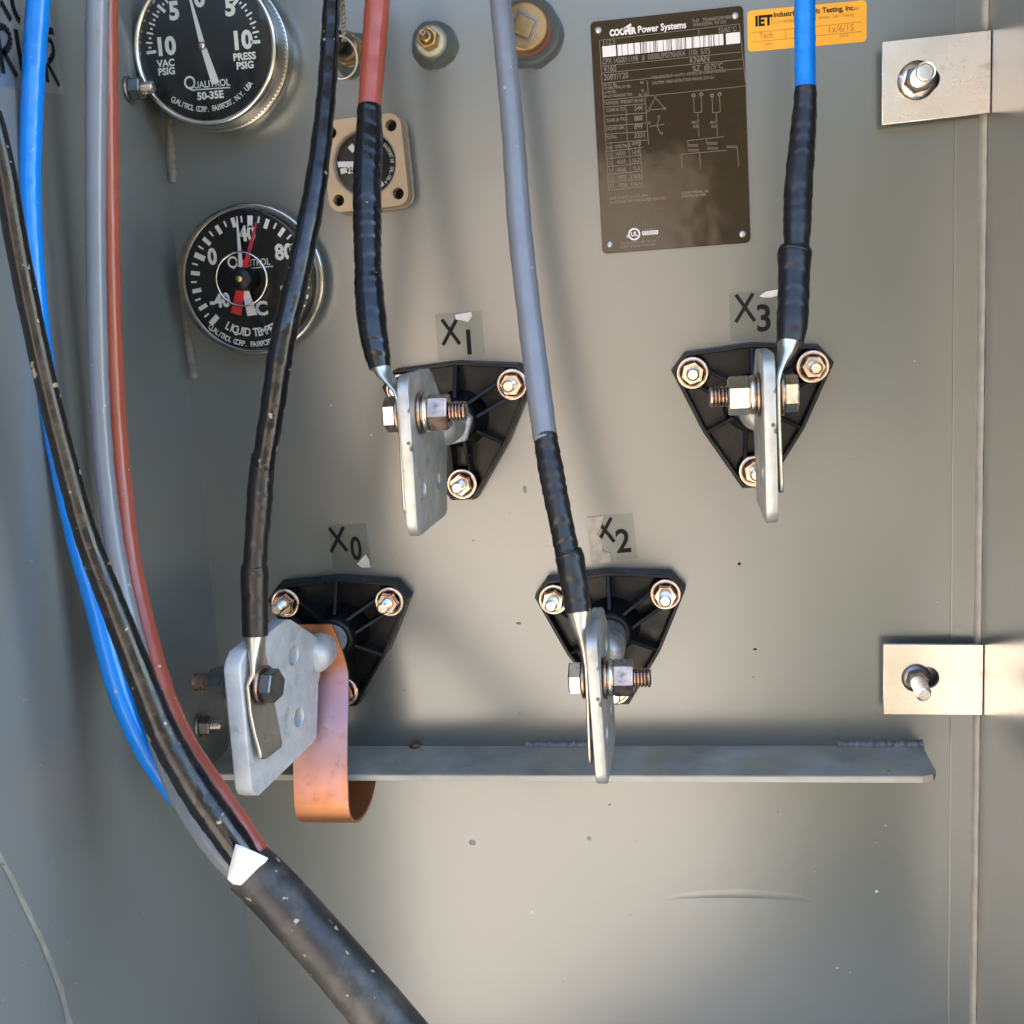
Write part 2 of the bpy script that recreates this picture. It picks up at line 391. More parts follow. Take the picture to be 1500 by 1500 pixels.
for px, py, a_, b_, m in ((1083,826,5,5,M_ink),(1106,951,6,3,M_ink),(779,1338,5,9,M_flake),(1284,1306,5,5,M_flake),(863,1228,6,7,M_weld),
                          (692,1234,11,9,M_weld),(1429,829,5,9,M_seed),(1427,1310,6,7,M_seed),(1424,1341,7,9,M_seed),(1417,1357,9,6,M_seed),
                          (1426,1072,5,4,M_seed),(1400,1115,5,4,M_seed),(769,717,6,12,M_weld),(760,913,8,4,M_drip)):
    wall_speck(px, py, a_, b_, m)
for i in range(40):
    px, py = random.uniform(420, 1380), random.uniform(360, 1480)
    wall_speck(px, py, random.uniform(2, 4.5), random.uniform(1.5, 3.5), random.choice([M_flake, M_weld, M_weld]))
# pale curved streak along the left wall and chips on it
mb = MB(); pts = catmull([(-40,1195),(0,1265),(35,1335),(65,1400),(88,1465),(110,1560)], 8); vs = []
for i, (x, y) in enumerate(pts):
    p = PX(x, y, XL); q = PX(x + 8 + .8*math.sin(i*1.3), y - 2, XL); vs += [(XL+.0004, p.y, p.z), (XL+.0004, q.y, q.z)]
mb.add(vs, [(2*i, 2*i+1, 2*i+3, 2*i+2) for i in range(len(pts)-1)]); mb.build('pale_streak', M_pale_mark, lw)
for i in range(46):
    px, py = random.uniform(0, 230), random.uniform(650, 1490); p = PX(px, py, XL); mb = MB(); a = random.uniform(.2, .7)
    l, h = random.uniform(.0012, .0045), random.uniform(.0004, .0009)
    mb.box((XL+.0002, p.y, p.z), .0004, l, h, (V(1,0,0), V(0,-math.cos(a),math.sin(a)), V(0,math.sin(a),math.cos(a)))); mb.build('paint_chip', M_pale_mark, lw)

# flat steel ledge welded to the wall
zA, zF = P(900, 1092, 0).z, None
D_BAR = .058
bl, br = P(340, 1090).x - .0005, P(1351, 1090).x
bar = empty('steel_ledge', ((bl+br)/2, 0, zA), 'rust stained flat steel ledge welded across the wall below the terminals', 'ledge')
o0 = bar.location.copy()
mb = MB(); poly = [(bl, 0), (br, 0), (br, D_BAR-.011), (br-.003, D_BAR-.0035), (br-.011, D_BAR), (bl, D_BAR)]
mb.prism([(x-o0.x, y) for x, y in poly], lambda u, v, d: V(u, -v, d), -.0052, 0); mb.build('top_plate', M_bar, bar, bevel=.0006)
mb = MB(); mb.box(((bl+br-.011)/2-o0.x, -D_BAR-.0002, -.0026), br-.011-bl-.001, .0006, .0040); mb.build('front_edge', M_edge, bar)
for a_, b_ in ((1226, 1352), (770, 862)):
    mb = MB(); A, B = P(a_, 1086), P(b_, 1088); pts = [A.lerp(B, i/40) for i in range(41)]
    pts = [V(p.x-o0.x, -.0012, .0008+.0005*math.sin(i*1.3)) for i, p in enumerate(pts)]
    mb.tube(pts, [.0034+.0006*math.sin(i*2.1)+.0004*math.sin(i*.9) for i in range(41)], 10); mb.build('weld_bead', M_weldp, bar)
c = P(608, 1086, .004)
mb = MB(); mb.lathe((0,0,0), (1,0,.1), [(.0, -.005), (.0017, -.0035), (.0024, 0), (.0018, .003), (.0, .0048)], 10)
sd = mb.build('seed_husk', M_seed); sd.location = (c.x, -.006, zA+.0022); tag(sd, 'small brown husk lying on the steel ledge', 'debris')

# ------------------------------------------------------------------ bushings
FL_TOP = .016
def L3(u, v, d): return V(u, -d, v)
STUDS = [(-.0420, .0243), (.0420, .0243), (0, -.0485)]
OUT = [(0,.0435),(.047,.0395),(.0575,.0265),(.036,-.020),(.0095,-.0615),(-.0095,-.0615),(-.036,-.020),(-.0575,.0265),(-.047,.0395)]
def inset(poly, k):
    n = len(poly); out = []
    for i in range(n):
        p0, p1, p2 = (Vector(poly[(i+j) % n]) for j in (-1, 0, 1))
        n1 = Vector((-(p1-p0).y, (p1-p0).x)).normalized(); n2 = Vector((-(p2-p1).y, (p2-p1).x)).normalized()
        b = (n1+n2); b = b/ max(.3, b.dot(n1)) if b.length > 1e-6 else n1
        out.append(tuple(p1 - b*k))          # polygon runs clockwise, so minus points inward
    return out
def flange_parts(par):
    mb = MB(); mb.prism(OUT, L3, 0, .005); mb.build('flange', M_black, par, bevel=.0008)
    inn = inset(OUT, .0042); n = len(OUT); mb = MB()
    vs = [L3(*p, d) for p, d in [(q, .0048) for q in OUT] + [(q, FL_TOP) for q in inset(OUT, .0008)] + [(q, FL_TOP) for q in inset(OUT, .0034)] + [(q, .0048) for q in inn]]
    mb.add(vs, [(k*n+i, k*n+(i+1) % n, (k+1)*n+(i+1) % n, (k+1)*n+i) for k in range(3) for i in range(n)])
    mb.build('rim', M_black, par, bevel=.0006)
    for sx, sz in STUDS:
        a = math.atan2(sz, sx); e = (math.cos(a), math.sin(a)); q = (-e[1], e[0])
        for sgn in (-1, 1):
            o = .0058*sgn; mb = MB(); A = (e[0]*.012+q[0]*o, e[1]*.012+q[1]*o); B = (e[0]*.041+q[0]*o*1.15, e[1]*.041+q[1]*o*1.15)
            vs = []
            for (x, y), hgt in ((A, .030), (B, .0158)):
                for side in (-1, 1):
                    for d in (.0045, hgt): vs.append(L3(x+q[0]*side*.0013, y+q[1]*side*.0013, d))
            mb.add(vs, [(0,1,5,4),(2,6,7,3),(1,3,7,5),(0,4,6,2),(0,2,3,1),(4,5,7,6)]); mb.build('rib', M_black, par, bevel=.0005)
        mb = MB(); mb.lathe(L3(sx, sz, .004), (0,-1,0), [(.0128, 0), (.0122, .0105), (.0115, .0112)], 24); mb.build('boss', M_black, par)
    for a in (90, 210, 330):
        e = (math.cos(R(a)), math.sin(R(a))); q = (-e[1], e[0]); mb = MB(); ln = .0405 if a == 90 else .0385; vs = []
        for t_, hgt in ((.012, .028), (ln, .0155)):
            for side in (-1, 1):
                for d in (.0045, hgt): vs.append(L3(e[0]*t_+q[0]*side*.0014, e[1]*t_+q[1]*side*.0014, d))
        mb.add(vs, [(0,1,5,4),(2,6,7,3),(1,3,7,5),(0,4,6,2),(0,2,3,1),(4,5,7,6)]); mb.build('rib', M_black, par, bevel=.0005)
    mb = MB(); mb.lathe((0,0,0), (0,-1,0), [(.022, .004), (.0185, .014), (.0165, .030), (.0158, .0335), (.0135, .0345)], 32); mb.build('hub', M_black, par)
    for k, (sx, sz) in enumerate(STUDS):
        st = MB(); st.thread(L3(sx, sz, .0), (0,-1,0), .0046, .014, .0375, .0014, 16); so = st.build('stud', M_steel, par)
        mb = MB(); mb.lathe(L3(sx, sz, 0), (0,-1,0), [(.0060, .0150), (.0112, .0152), (.0118, .0162), (.0116, .0176), (.0102, .0180), (.0086, .0168)], 32, closed=False); mb.build('washer', M_cup, so)
        mb = MB(); mb.hexa(L3(sx, sz, .0165), (0,-1,0), .0084, .0078, phase=.3+k*.7); mb.build('nut', M_cup, so)

SP_T = .0072
SPADE = [(.078, .0135), (.084, .0185), (.112, .0400), (.118, .0425), (.172, .0420), (.178, .0375), (.180, .0330),
         (.180, -.0470), (.178, -.0520), (.172, -.0560), (.096, -.0570), (.091, -.0550), (.082, -.0185), (.078, -.0135)]
HOLES = [(.113, .015), (.157, .015), (.113, -.030), (.157, -.030)]
def spade(par, m, off=0.0, tilt=0.0, drop=0.0, th=1.0):
    """drilled terminal pad: outline and holes triangulated through a curve fill"""
    cu = bpy.data.curves.new('spade', 'CURVE'); cu.dimensions = '2D'; cu.fill_mode = 'BOTH'; cu.extrude = SP_T/2 - .0008; cu.bevel_depth = .0008; cu.bevel_resolution = 1
    def loop(pts):
        sp = cu.splines.new('POLY'); sp.points.add(len(pts)-1); sp.use_cyclic_u = True
        for q, p in zip(sp.points, pts): q.co = (p[0], p[1], 0, 1)
    loop([(d, v) for d, v in SPADE])
    for hd, hv in HOLES: loop([(hd+.0072*math.cos(2*math.pi*i/20), hv+.0072*math.sin(2*math.pi*i/20)) for i in range(20)])
    ob = bpy.data.objects.new('t', cu); col.objects.link(ob)
    me = bpy.data.meshes.new_from_object(ob.evaluated_get(bpy.context.evaluated_depsgraph_get())); bpy.data.objects.remove(ob)
    for v in me.vertices:
        d, vv, x = v.co; v.co = (x*th - (th-1)*SP_T/2 + off + tilt*(d-.075), -d, vv - drop*(d-.075))
    me.materials.clear(); me.materials.append(m); me.name = 'terminal_pad'
    o = bpy.data.objects.new('terminal_pad', me); col.objects.link(o); o.parent = par; return o

TERM = {}
def bushing(key, studs, label, padmat, hexc, off=0.0, tilt=0.0, drop=0.0):
    pts = [P(*s, .017) for s in studs]
    c = (pts[0]+pts[1]+pts[2])/3; dv = pts[1]-pts[0]; roll = -math.atan2(dv.z, dv.x)
    e = empty('bushing', (c.x, 0, c.z), label, 'bushing', 'low voltage bushings', rot=(0, roll*.6, 0))
    flange_parts(e)
    mb = MB(); mb.lathe((0,0,0), (0,-1,0), [(.0115, .030), (.0115, .050), (.0128, .052), (.0128, .078), (.0112, .0835), (.006, .086)], 28)
    mb.build('stem', padmat, e)
    if hexc:
        mb = MB(); mb.hexa(L3(0,0,.040), (0,-1,0), .0165, .011, .2); mb.build('hex_collar', M_galv, e)
    spade(e, padmat, off, tilt, drop, 1.6 if tilt else 1.0)
    TERM[key] = V(c.x+off+tilt*.08, tilt, c.z)
    return e
bushing('X1', [(591,572),(745,566),(677,705)], 'black triangular bushing under the X1 sticker with drilled terminal pad', M_tin, True)
bushing('X3', [(1022,549),(1186,540),(1103,685)], 'black triangular bushing under the X3 sticker, its pad seen edge on', M_tin, False)
bushing('X0', [(420,885),(566,884),(505,1010)], 'black triangular bushing with whitish pad and the copper strap on its stem', M_galv, False, tilt=-.17, drop=.10)
bushing('X2', [(815,880),(974,870),(899,1010)], 'black triangular bushing under the X2 sticker above the ledge', M_tin, False)

# ------------------------------------------------------------------ bolts through the pads
def pad_bolt(key, py, side, label, phase_head, phase_nut, m_nut, washer_r=.0135, tail=.030, d=.154, grip=0.0):
    """side: where the head sits (-1 left, +1 right)"""
    c = TERM[key]
    q = P(600 if key == 'X1' else 1140 if key == 'X3' else 350 if key == 'X0' else 875, py, d)
    e = empty('hex_bolt', (c.x, -d, q.z), label, 'bolt', 'bolts through the terminal pads', rot=(0, 0, math.atan(c.y)))
    ax = V(side, 0, 0); n = V(-side, 0, 0); hs = SP_T/2
    mb = MB(); mb.lathe((0,0,0), ax, [(.0125, hs+.0042), (.0132, hs+.0046), (.0132, hs+.0060), (.0125, hs+.0064)], 28); mb.build('washer', M_bolt, e)
    mb = MB(); mb.hexa(ax*(hs+.0064), ax, .0112, .0082, phase_head); mb.build('head', M_steel if key in ('X1','X2','X3') else M_dsteel, e)
    hs += grip
    mb = MB(); mb.lathe((0,0,0), n, [(washer_r-.0008, hs+.0003), (washer_r, hs+.0008), (washer_r, hs+.0022), (washer_r-.001, hs+.0026)], 28); mb.build('washer', M_bolt, e)
    mb = MB(); mb.lathe((0,0,0), n, [(.0108, hs+.0026), (.0118, hs+.0031), (.0118, hs+.0060), (.0108, hs+.0064)], 28); mb.build('lock_washer', M_steel if key != 'X0' else M_dsteel, e)
    mb = MB(); mb.hexa(n*(hs+.0064), n, .0118, .0125, phase_nut); mb.build('nut', m_nut, e)
    mb = MB(); mb.thread((0,0,0), n, .0063, -.004, hs+tail, .0021, 24); mb.build('shank', M_bolt, e)
    return e
pad_bolt('X1', 606, -1, 'bronze hex bolt clamping the red lead to the X1 pad', R(30), R(8), M_bolt)
pad_bolt('X3', 577, 1, 'hex bolt in the X3 pad with its threads pointing left', R(28), R(26), M_steel)
pad_bolt('X0', 1003, 1, 'dark hex bolt in the whitish pad, its domed end left', R(5), R(8), M_dsteel, tail=.034, d=.164, grip=.0062)
pad_bolt('X2', 993, -1, 'hex bolt in the X2 pad with its threads pointing right', R(20), R(6), M_bolt)

# ------------------------------------------------------------------ cables
def path(ctrl, n=14):
    """ctrl: (px, py, d, width in picture units) -> points and radii"""
    cc = catmull(ctrl, n); pts = [P(a, b, d) for a, b, d, w_ in cc]; rad = [w_*mpp(a, b, d)/2 for a, b, d, w_ in cc]
    return pts, rad
def fine(pts, rad, step=.0009):
    op, orr = [pts[0]], [rad[0]]
    for i in range(1, len(pts)):
        L = (pts[i]-pts[i-1]).length; k = max(1, int(L/step))
        for j in range(1, k+1): op.append(pts[i-1].lerp(pts[i], j/k)); orr.append(rad[i-1]+(rad[i]-rad[i-1])*j/k)
    return op, orr
def wire(name, m, par, ctrl, wob=.018, n=20):
    pts, rad = path(ctrl); rad = [r*(1+wob*math.sin(i*.9+len(name))+wob*.6*math.sin(i*2.3)) for i, r in enumerate(rad)]
    return MB().tube(pts, rad, n).build(name, m, par)
def taped(name, m, par, ctrl, pitch=.0105, step=.00045, skew=.35):
    pts, rad = fine(*path(ctrl)); rad = [r*(1+.012*math.sin(i*.11)+.010*math.sin(i*.37)) for i, r in enumerate(rad)]
    return MB().tube(pts, rad, 36, tape=(pitch, step, skew, .10)).build(name, m, par)
def lug(par, key, side, top, top_w, neck, bottom_v, spread=0.0, m=None, d=.156, dw=.030):
    """crimped barrel flattening into a drilled tongue that lies on one face of the pad"""
    c = TERM[key]; xt = c.x + side*(SP_T/2 + .0021)
    T = P(top[0], top[1], d); r0 = top_w*mpp(*top, d)/2; N_ = P(neck[0], neck[1], d)
    secs = []      # (centre, half thickness x, half width y, squareness)
    zb = c.z + bottom_v
    secs.append((V(T.x, T.y, T.z+.002), r0*.95, r0*.95)); secs.append((T, r0, r0))
    for t in (.25, .5, .75, 1.0):
        s_ = t*t*(3-2*t); secs.append((V(T.x+(xt-T.x)*s_, T.y + (-d-T.y)*t, T.z+(N_.z-T.z)*t), r0+(.0017-r0)*s_**.8, r0+(dw/2-r0)*t))
    for t in (.0, .3, .6, .9, .97, 1.0):
        k = 1.0 if t < .9 else (.93 if t < .98 else .72)
        secs.append((V(xt + side*spread*max(0, t-.35), -d, N_.z-.004+(zb-N_.z+.004)*t), .0016, dw/2*k))
    n = 24; vs = []
    for k, (p, a, b) in enumerate(secs):
        e = 1.0 if k < 4 else .5
        for i in range(n):
            th = 2*math.pi*i/n; cs, sn = math.cos(th), math.sin(th)
            yy = p.y + b*math.copysign(abs(sn)**e, sn)
            vs.append(V(p.x + a*math.copysign(abs(cs)**e, cs) + (c.y*(-yy-.156) if k > 4 else 0), yy, p.z))
    mb = MB(); mb.add(vs, [(k*n+i, k*n+(i+1) % n, (k+1)*n+(i+1) % n, (k+1)*n+i) for k in range(len(secs)-1) for i in range(n)], True)
    mb.add(vs[-n:], [list(range(n))]); mb.add(vs[:n], [list(range(n))[::-1]])
    return mb.build('lug', m or M_lug, par)

def lead(label, at):
    e = empty('power_lead', P(*at), label, 'cable', 'leads bolted to the terminals'); M = e.matrix_basis.inverted(); e['_m'] = 1; return e
def parented(e, objs):
    """children were built in world space: shift their meshes so that the thing's Empty is their origin"""
    for o in objs:
        me = o.data
        for v in me.vertices: v.co = v.co - e.location
leads = []
e = empty('power_lead', P(556, 540, .156), 'brick red lead wrapped in glossy black tape down to X1', 'cable', 'leads bolted to the terminals')
ob = [wire('insulation', M_red, e, [(556,-60,.075,37),(553,0,.08,37),(547,80,.088,36),(541,165,.10,34)]),
      taped('tape', M_tape, e, [(541,157,.10,35),(541,190,.105,38),(540,215,.11,42),(538,260,.118,42),(538,330,.128,41),(539,390,.137,40),(541,430,.143,43),(546,480,.150,42),(552,515,.154,38),(557,539,.156,33)]),
      lug(e, 'X1', -1, (557,536), 29, (565,585), -.043, 0.002)]
parented(e, ob)
e = empty('power_lead', P(1157, 500, .156), 'bright blue lead wrapped in black tape down to X3', 'cable', 'leads bolted to the terminals')
ob = [wire('insulation', M_blue, e, [(1180,-60,.085,31),(1179,0,.09,31),(1179,70,.096,31),(1180,138,.105,31)]),
      taped('tape', M_tape_matt, e, [(1180,128,.105,31),(1179,160,.107,34),(1175,210,.113,38),(1170,270,.122,41),(1168,320,.13,40),(1167,362,.136,36)]),
      taped('tape', M_tape_matt, e, [(1165,360,.136,42),(1164,372,.137,49),(1163,400,.141,46),(1162,440,.147,46),(1160,475,.152,46),(1157,502,.156,38)], pitch=.012, step=.0005),
      lug(e, 'X3', 1, (1156,500), 33, (1149,555), -.040, 0.0015)]
parented(e, ob)
e = empty('power_lead', P(375, 930, .165), 'long black lead taped at its end, hanging in front of the round gauges', 'cable', 'leads bolted to the terminals')
ob = [wire('insulation', M_rub, e, [(490,-60,.07,24),(486,0,.075,25),(482,80,.085,27),(475,170,.10,29),(461,280,.118,33),(437,400,.133,36),(414,500,.145,37),(399,600,.15,36),(384,690,.155,34)], .03),
      taped('tape', M_tape_matt, e, [(386,665,.153,34),(383,700,.155,37),(380,740,.157,38),(376,790,.159,35),(373,832,.161,35)], pitch=.010),
      taped('tape', M_tape_matt, e, [(373,828,.161,37),(373,838,.161,40),(373,880,.163,39),(374,931,.166,38)], pitch=.014, step=.0004),
      lug(e, 'X0', 1, (373,930), 31, (366,995), -.040, .006, d=.164)]
parented(e, ob)
e = empty('power_lead', P(847, 895, .156), 'light grey lead ending in wrapped black tape at X2', 'cable', 'leads bolted to the terminals')
ob = [wire('insulation', M_grey, e, [(727,-60,.05,32),(733,0,.055,32),(743,100,.065,33),(752,200,.075,34),(761,330,.088,36),(774,450,.102,36),(789,570,.116,37),(799,645,.125,36)]),
      taped('tape', M_tape_matt, e, [(798,634,.124,34),(803,665,.128,36),(811,710,.134,37),(821,760,.140,36),(832,815,.146,36)], pitch=.0085, step=.0006),
      taped('tape', M_tape_matt, e, [(832,806,.146,37),(835,818,.147,42),(842,860,.152,40),(847,898,.157,37)], pitch=.014, step=.0005),
      lug(e, 'X2', -1, (848,895), 36, (863,965), -.046, .001)]
parented(e, ob)

# the four cores that leave the big jacketed cable on the left
fc = empty('feeder_cable', P(370, 1275, .26), 'thick dusty black cable on the left fanning into four coloured cores', 'cable')
ob = [wire('black_core', M_rub, fc, [(-45,60,.285,34),(0,222,.28,34),(28,375,.275,33),(66,555,.27,32),(108,720,.265,34),(132,800,.263,36),(163,880,.262,38),(210,1000,.26,42),(243,1080,.26,46),(290,1160,.26,50),(325,1210,.26,50),(385,1292,.255,48)], .015),
      wire('blue_core', M_blue, fc, [(60,-60,.185,34),(56,0,.188,34),(50,90,.19,33),(46,180,.195,32),(44,270,.20,31),(48,370,.205,31),(57,480,.208,31),(74,600,.21,32),(97,715,.212,34),(117,800,.214,35),(140,880,.216,35),(172,1000,.22,36),(204,1078,.222,35),(240,1140,.224,33),(285,1192,.226,32),(345,1250,.232,32)]),
      wire('grey_core', M_grey, fc, [(145,-60,.175,33),(143,0,.178,33),(141,120,.18,32),(140,300,.185,30),(142,450,.19,29),(147,600,.195,28),(157,720,.20,28),(175,840,.208,29),(202,960,.215,32),(228,1055,.222,36),(254,1138,.235,36),(290,1205,.246,37),(332,1259,.252,37),(378,1302,.254,37)]),
      wire('red_core', M_red, fc, [(156,-60,.160,32),(156,0,.160,32),(157,150,.163,32),(159,330,.167,32),(163,500,.171,32),(171,650,.175,33),(187,800,.185,33),(207,900,.195,33),(234,1000,.212,34),(269,1085,.230,34),(320,1163,.245,34),(371,1240,.252,34),(404,1290,.25,34)]),
      MB().tube(*fine(*path([(366,1272,.258,78),(402,1307,.26,79),(483,1397,.263,80),(565,1494,.266,84),(660,1610,.27,88)]), .004), 40).build('outer_jacket', M_jack, fc)]
# white filler flap at the cut end of the jacket
rim = [(345,1236),(358,1241),(374,1248),(393,1257),(389,1263),(380,1270),(366,1284),(353,1297),(342,1296),(333,1288),(337,1268),(341,1252)]
vs = []; n0 = len(rim)
for lay in (0, .0009):
    vs += [P(x, y, .2725 + lay + (.004 if k in (0, 1, 2) else .001*math.sin(k*2.1))) for k, (x, y) in enumerate(rim)]
    vs += [P(360 + (x-360)*.5, 1268 + (y-1268)*.5, .2775 + lay + .0006*math.sin(k*1.7)) for k, (x, y) in enumerate(rim)]
    vs += [P(359, 1269, .2785 + lay)]
S = 2*n0 + 1; fs = []
for k in range(n0):
    q = (k+1) % n0
    fs += [(k, q, n0+q, n0+k), (n0+k, n0+q, 2*n0), (S+k, S+n0+k, S+n0+q, S+q), (S+n0+k, S+2*n0, S+n0+q), (k, S+k, S+q, q)]
ob.append(MB().add(vs, fs, True).build('white_filler', M_filler, fc))
parented(fc, ob)

# ------------------------------------------------------------------ copper strap from the X0 stem
m = bpy.data.materials.new('heat_tinted_copper'); m.use_nodes = True; nt = m.node_tree; N = nt.nodes; Lk = nt.links; b = N['Principled BSDF']
b.inputs['Metallic'].default_value = .75; b.inputs['Roughness'].default_value = .36
tc = N.new('ShaderNodeTexCoord'); sep = N.new('ShaderNodeSeparateXYZ'); Lk.new(tc.outputs['Object'], sep.inputs[0])
ns = N.new('ShaderNodeTexNoise'); ns.inputs['Scale'].default_value = 45; ns.inputs['Detail'].default_value = 4; Lk.new(tc.outputs['Object'], ns.inputs['Vector'])
ad = N.new('ShaderNodeMath'); ad.operation = 'MULTIPLY_ADD'; ad.inputs[1].default_value = .055; Lk.new(ns.outputs['Fac'], ad.inputs[0]); Lk.new(sep.outputs['Z'], ad.inputs[2])
mr = N.new('ShaderNodeMapRange'); mr.inputs['From Min'].default_value = -.135; mr.inputs['From Max'].default_value = .045; Lk.new(ad.outputs[0], mr.inputs['Value'])
cr = N.new('ShaderNodeValToRGB'); Lk.new(mr.outputs[0], cr.inputs[0]); 
n2 = N.new('ShaderNodeTexNoise'); n2.inputs['Scale'].default_value = 95; n2.inputs['Detail'].default_value = 6; n2.inputs['Roughness'].default_value = .65; Lk.new(tc.outputs['Object'], n2.inputs['Vector'])
m2 = N.new('ShaderNodeMapRange'); m2.inputs['From Min'].default_value = .55; m2.inputs['From Max'].default_value = .75; m2.inputs['To Max'].default_value = .6; Lk.new(n2.outputs['Fac'], m2.inputs['Value'])
mx2 = N.new('ShaderNodeMix'); mx2.data_type = 'RGBA'; mx2.inputs[7].default_value = (.30, .15, .11, 1); Lk.new(m2.outputs[0], mx2.inputs[0]); Lk.new(cr.outputs[0], mx2.inputs[6]); Lk.new(mx2.outputs[2], b.inputs['Base Color'])
m3 = N.new('ShaderNodeMapRange'); m3.inputs['To Min'].default_value = .24; m3.inputs['To Max'].default_value = .55; Lk.new(n2.outputs['Fac'], m3.inputs['Value']); Lk.new(m3.outputs[0], b.inputs['Roughness'])
bn = N.new('ShaderNodeBump'); bn.inputs['Distance'].default_value = .0004; Lk.new(ns.outputs['Fac'], bn.inputs['Height']); Lk.new(bn.outputs[0], b.inputs['Normal'])

el = cr.color_ramp.elements; el[0].position = 0; el[0].color = (.58, .24, .09, 1); el[1].position = 1; el[1].color = (.52, .20, .08, 1)
for p_, c_ in ((.30, (.60, .25, .11, 1)), (.42, (.66, .33, .28, 1)), (.52, (.66, .40, .40, 1)), (.66, (.60, .36, .40, 1)), (.78, (.64, .33, .33, 1)), (.83, (.60, .26, .18, 1)), (.86, (.55, .22, .10, 1))):
    x = el.new(p_); x.color = c_
M_copper = m
c0 = TERM['X0']; strap = empty('copper_strap', (c0.x, -.06, c0.z), 'heat tinted copper ground strap hanging in a J from X0', 'strap')
prof = [(.060, .019, .008), (.0605, .006, .010), (.063, -.012, .0125), (.071, -.032, .0140), (.082, -.056, .0145), (.090, -.082, .0145), (.094, -.104, .0145)]
for i in range(9):
    a = R(180*i/8); prof.append((.057 + .037*math.cos(a), -.112 - .020*math.sin(a), .0145))
prof += [(.0165, -.1085, .0150)]
fn = catmull(prof, 8); hw = .0205; vs = []; nseg = len(fn)
for lay in (-1, 1):
    for i, (d, v, x) in enumerate(fn):
        p0, p1 = fn[max(0, i-1)], fn[min(nseg-1, i+1)]; td, tv = p1[0]-p0[0], p1[1]-p0[1]; L = math.hypot(td, tv); nd, nv = -tv/L, td/L
        ww = hw*(.72 + .28*min(1, i/18)) if i < 18 else hw
        cut = 0 if i < nseg-14 else (i-nseg+14)*.0006
        for sx in (-1, 1):
            xx = x + sx*ww + (cut if sx < 0 else 0)
            vs.append(V(xx, -(d + nd*lay*.0011) + .06, v + nv*lay*.0011))
S = 2*nseg; fs = []
for i in range(nseg-1):
    fs += [(2*i, 2*i+1, 2*i+3, 2*i+2), (S+2*i, S+2*i+2, S+2*i+3, S+2*i+1), (2*i, 2*i+2, S+2*i+2, S+2*i), (2*i+1, S+2*i+1, S+2*i+3, 2*i+3)]
fs += [(0, S, S+1, 1), (S-2, S-1, 2*S-1, 2*S-2)]
MB().add(vs, fs).build('strap_band', M_copper, strap)
for p_ in strap.children[0].data.polygons: p_.use_smooth = False
mb = MB(); mb.lathe((0, 0, 0), (0,-1,0), [(.0116, .001), (.0150, .0012), (.0150, .0032), (.0116, .0034)], 28, closed=False); mb.build('eyelet', M_copper, strap)

# ------------------------------------------------------------------ gauges
def gauge_frame(px, py, d):
    c = P(px, py, d); return c
# pressure and vacuum gauge, top left
gc = P(299, 69, .036)
ga = empty('pressure_gauge', (gc.x, 0, gc.z), 'round black vacuum and pressure dial with knurled bright bezel at the top', 'gauge')
Rg = 222*mpp(299, 69, .036)/2
mb = MB(); mb.lathe((0,0,0), (0,-1,0), [(Rg*.95, .0), (Rg*.95, .010), (Rg*.99, .012), (Rg*.99, .0135), (Rg*1.02, .015)], 64); mb.build('case', M_chrome, ga)
mb = MB(); mb.lathe((0,0,0), (0,-1,0), [(Rg*1.0, .014), (Rg*1.015, .016), (Rg*1.015, .027), (Rg*1.0, .0295)], 220, ridges=(1,2), closed=False); mb.build('knurled_ring', M_chrome, ga)
mb = MB(); mb.lathe((0,0,0), (0,-1,0), [(Rg*1.0, .0290), (Rg*1.0, .0340), (Rg*.985, .0362), (Rg*.955, .0368), (Rg*.925, .0358), (Rg*.915, .0335), (Rg*.915, .0290)], 96, closed=False); mb.build('bezel', M_chrome, ga)
mb = MB(); mb.lathe((0,0,0), (0,-1,0), [(Rg*.925, .0285), (Rg*.925, .0295)], 72); mb.build('dial', M_dial, ga)
DD = .0297
def gp(c, d):
    return lambda u, v: V(u-c.x, -d, v-c.z)
def gpx(px, py, d):
    q = P(px, py, d); return q.x, q.z
pl = gp(gc, DD); mb = MB(); k = mpp(299, 69, DD)
pv = P(297, 66, DD)
def num(mb, s, px, py, hpx, bold, d=DD, plc=None, **kw):
    q = P(px, py, d); put_text(mb, s, hpx*1.38*k, plc or pl, q.x, q.z, bold=bold*k, **kw)
for s_, x, y in (('10', 242, 69), ('10', 354, 60), ('5', 255, 17), ('5', 337, 11), ('0', 292, -2)): num(mb, s_, x, y, 25, 1.5, sx=.95)
num(mb, 'VAC', 243, 93, 10, .5); num(mb, 'PSIG', 244, 105, 10, .5); num(mb, 'PRESS', 358, 83, 10, .5); num(mb, 'PSIG', 359, 96, 10, .5)
num(mb, 'UALITROL', 310, 123, 10, .2, sx=.88); num(mb, 'Q', 278, 122, 19, 0.3, sx=.9); num(mb, '50-35E', 308, 140, 10.5, .6)
a_, b_ = P(281, 132, DD), P(337, 128, DD); stroke(mb, pl, [(a_.x, a_.z), (b_.x, b_.z)], 1.6*k)
arc_text(mb, 'QUALITROL CORP. FAIRPORT, N.Y. USA', 8.4*k*1.3, pl, pv.x, pv.z, 90*k, 233, 318, bold=.2*k, sx=.8)
for i in range(41):
    a = 182 - (182-(-2))*i/40; r1 = 88*k; r0 = r1 - (15*k if i % 10 == 0 else 10*k if i % 2 == 0 else 4*k)
    if i % 2 and i % 10: r0, r1 = 80*k, 84*k
    wd = (4.6 if i % 10 == 0 else 2.6)*k; ca, sa = math.cos(R(a)), math.sin(R(a))
    stroke(mb, pl, [(pv.x+ca*r0, pv.z+sa*r0), (pv.x+ca*r1, pv.z+sa*r1)], wd)
mb.build('dial_print', M_white, ga)
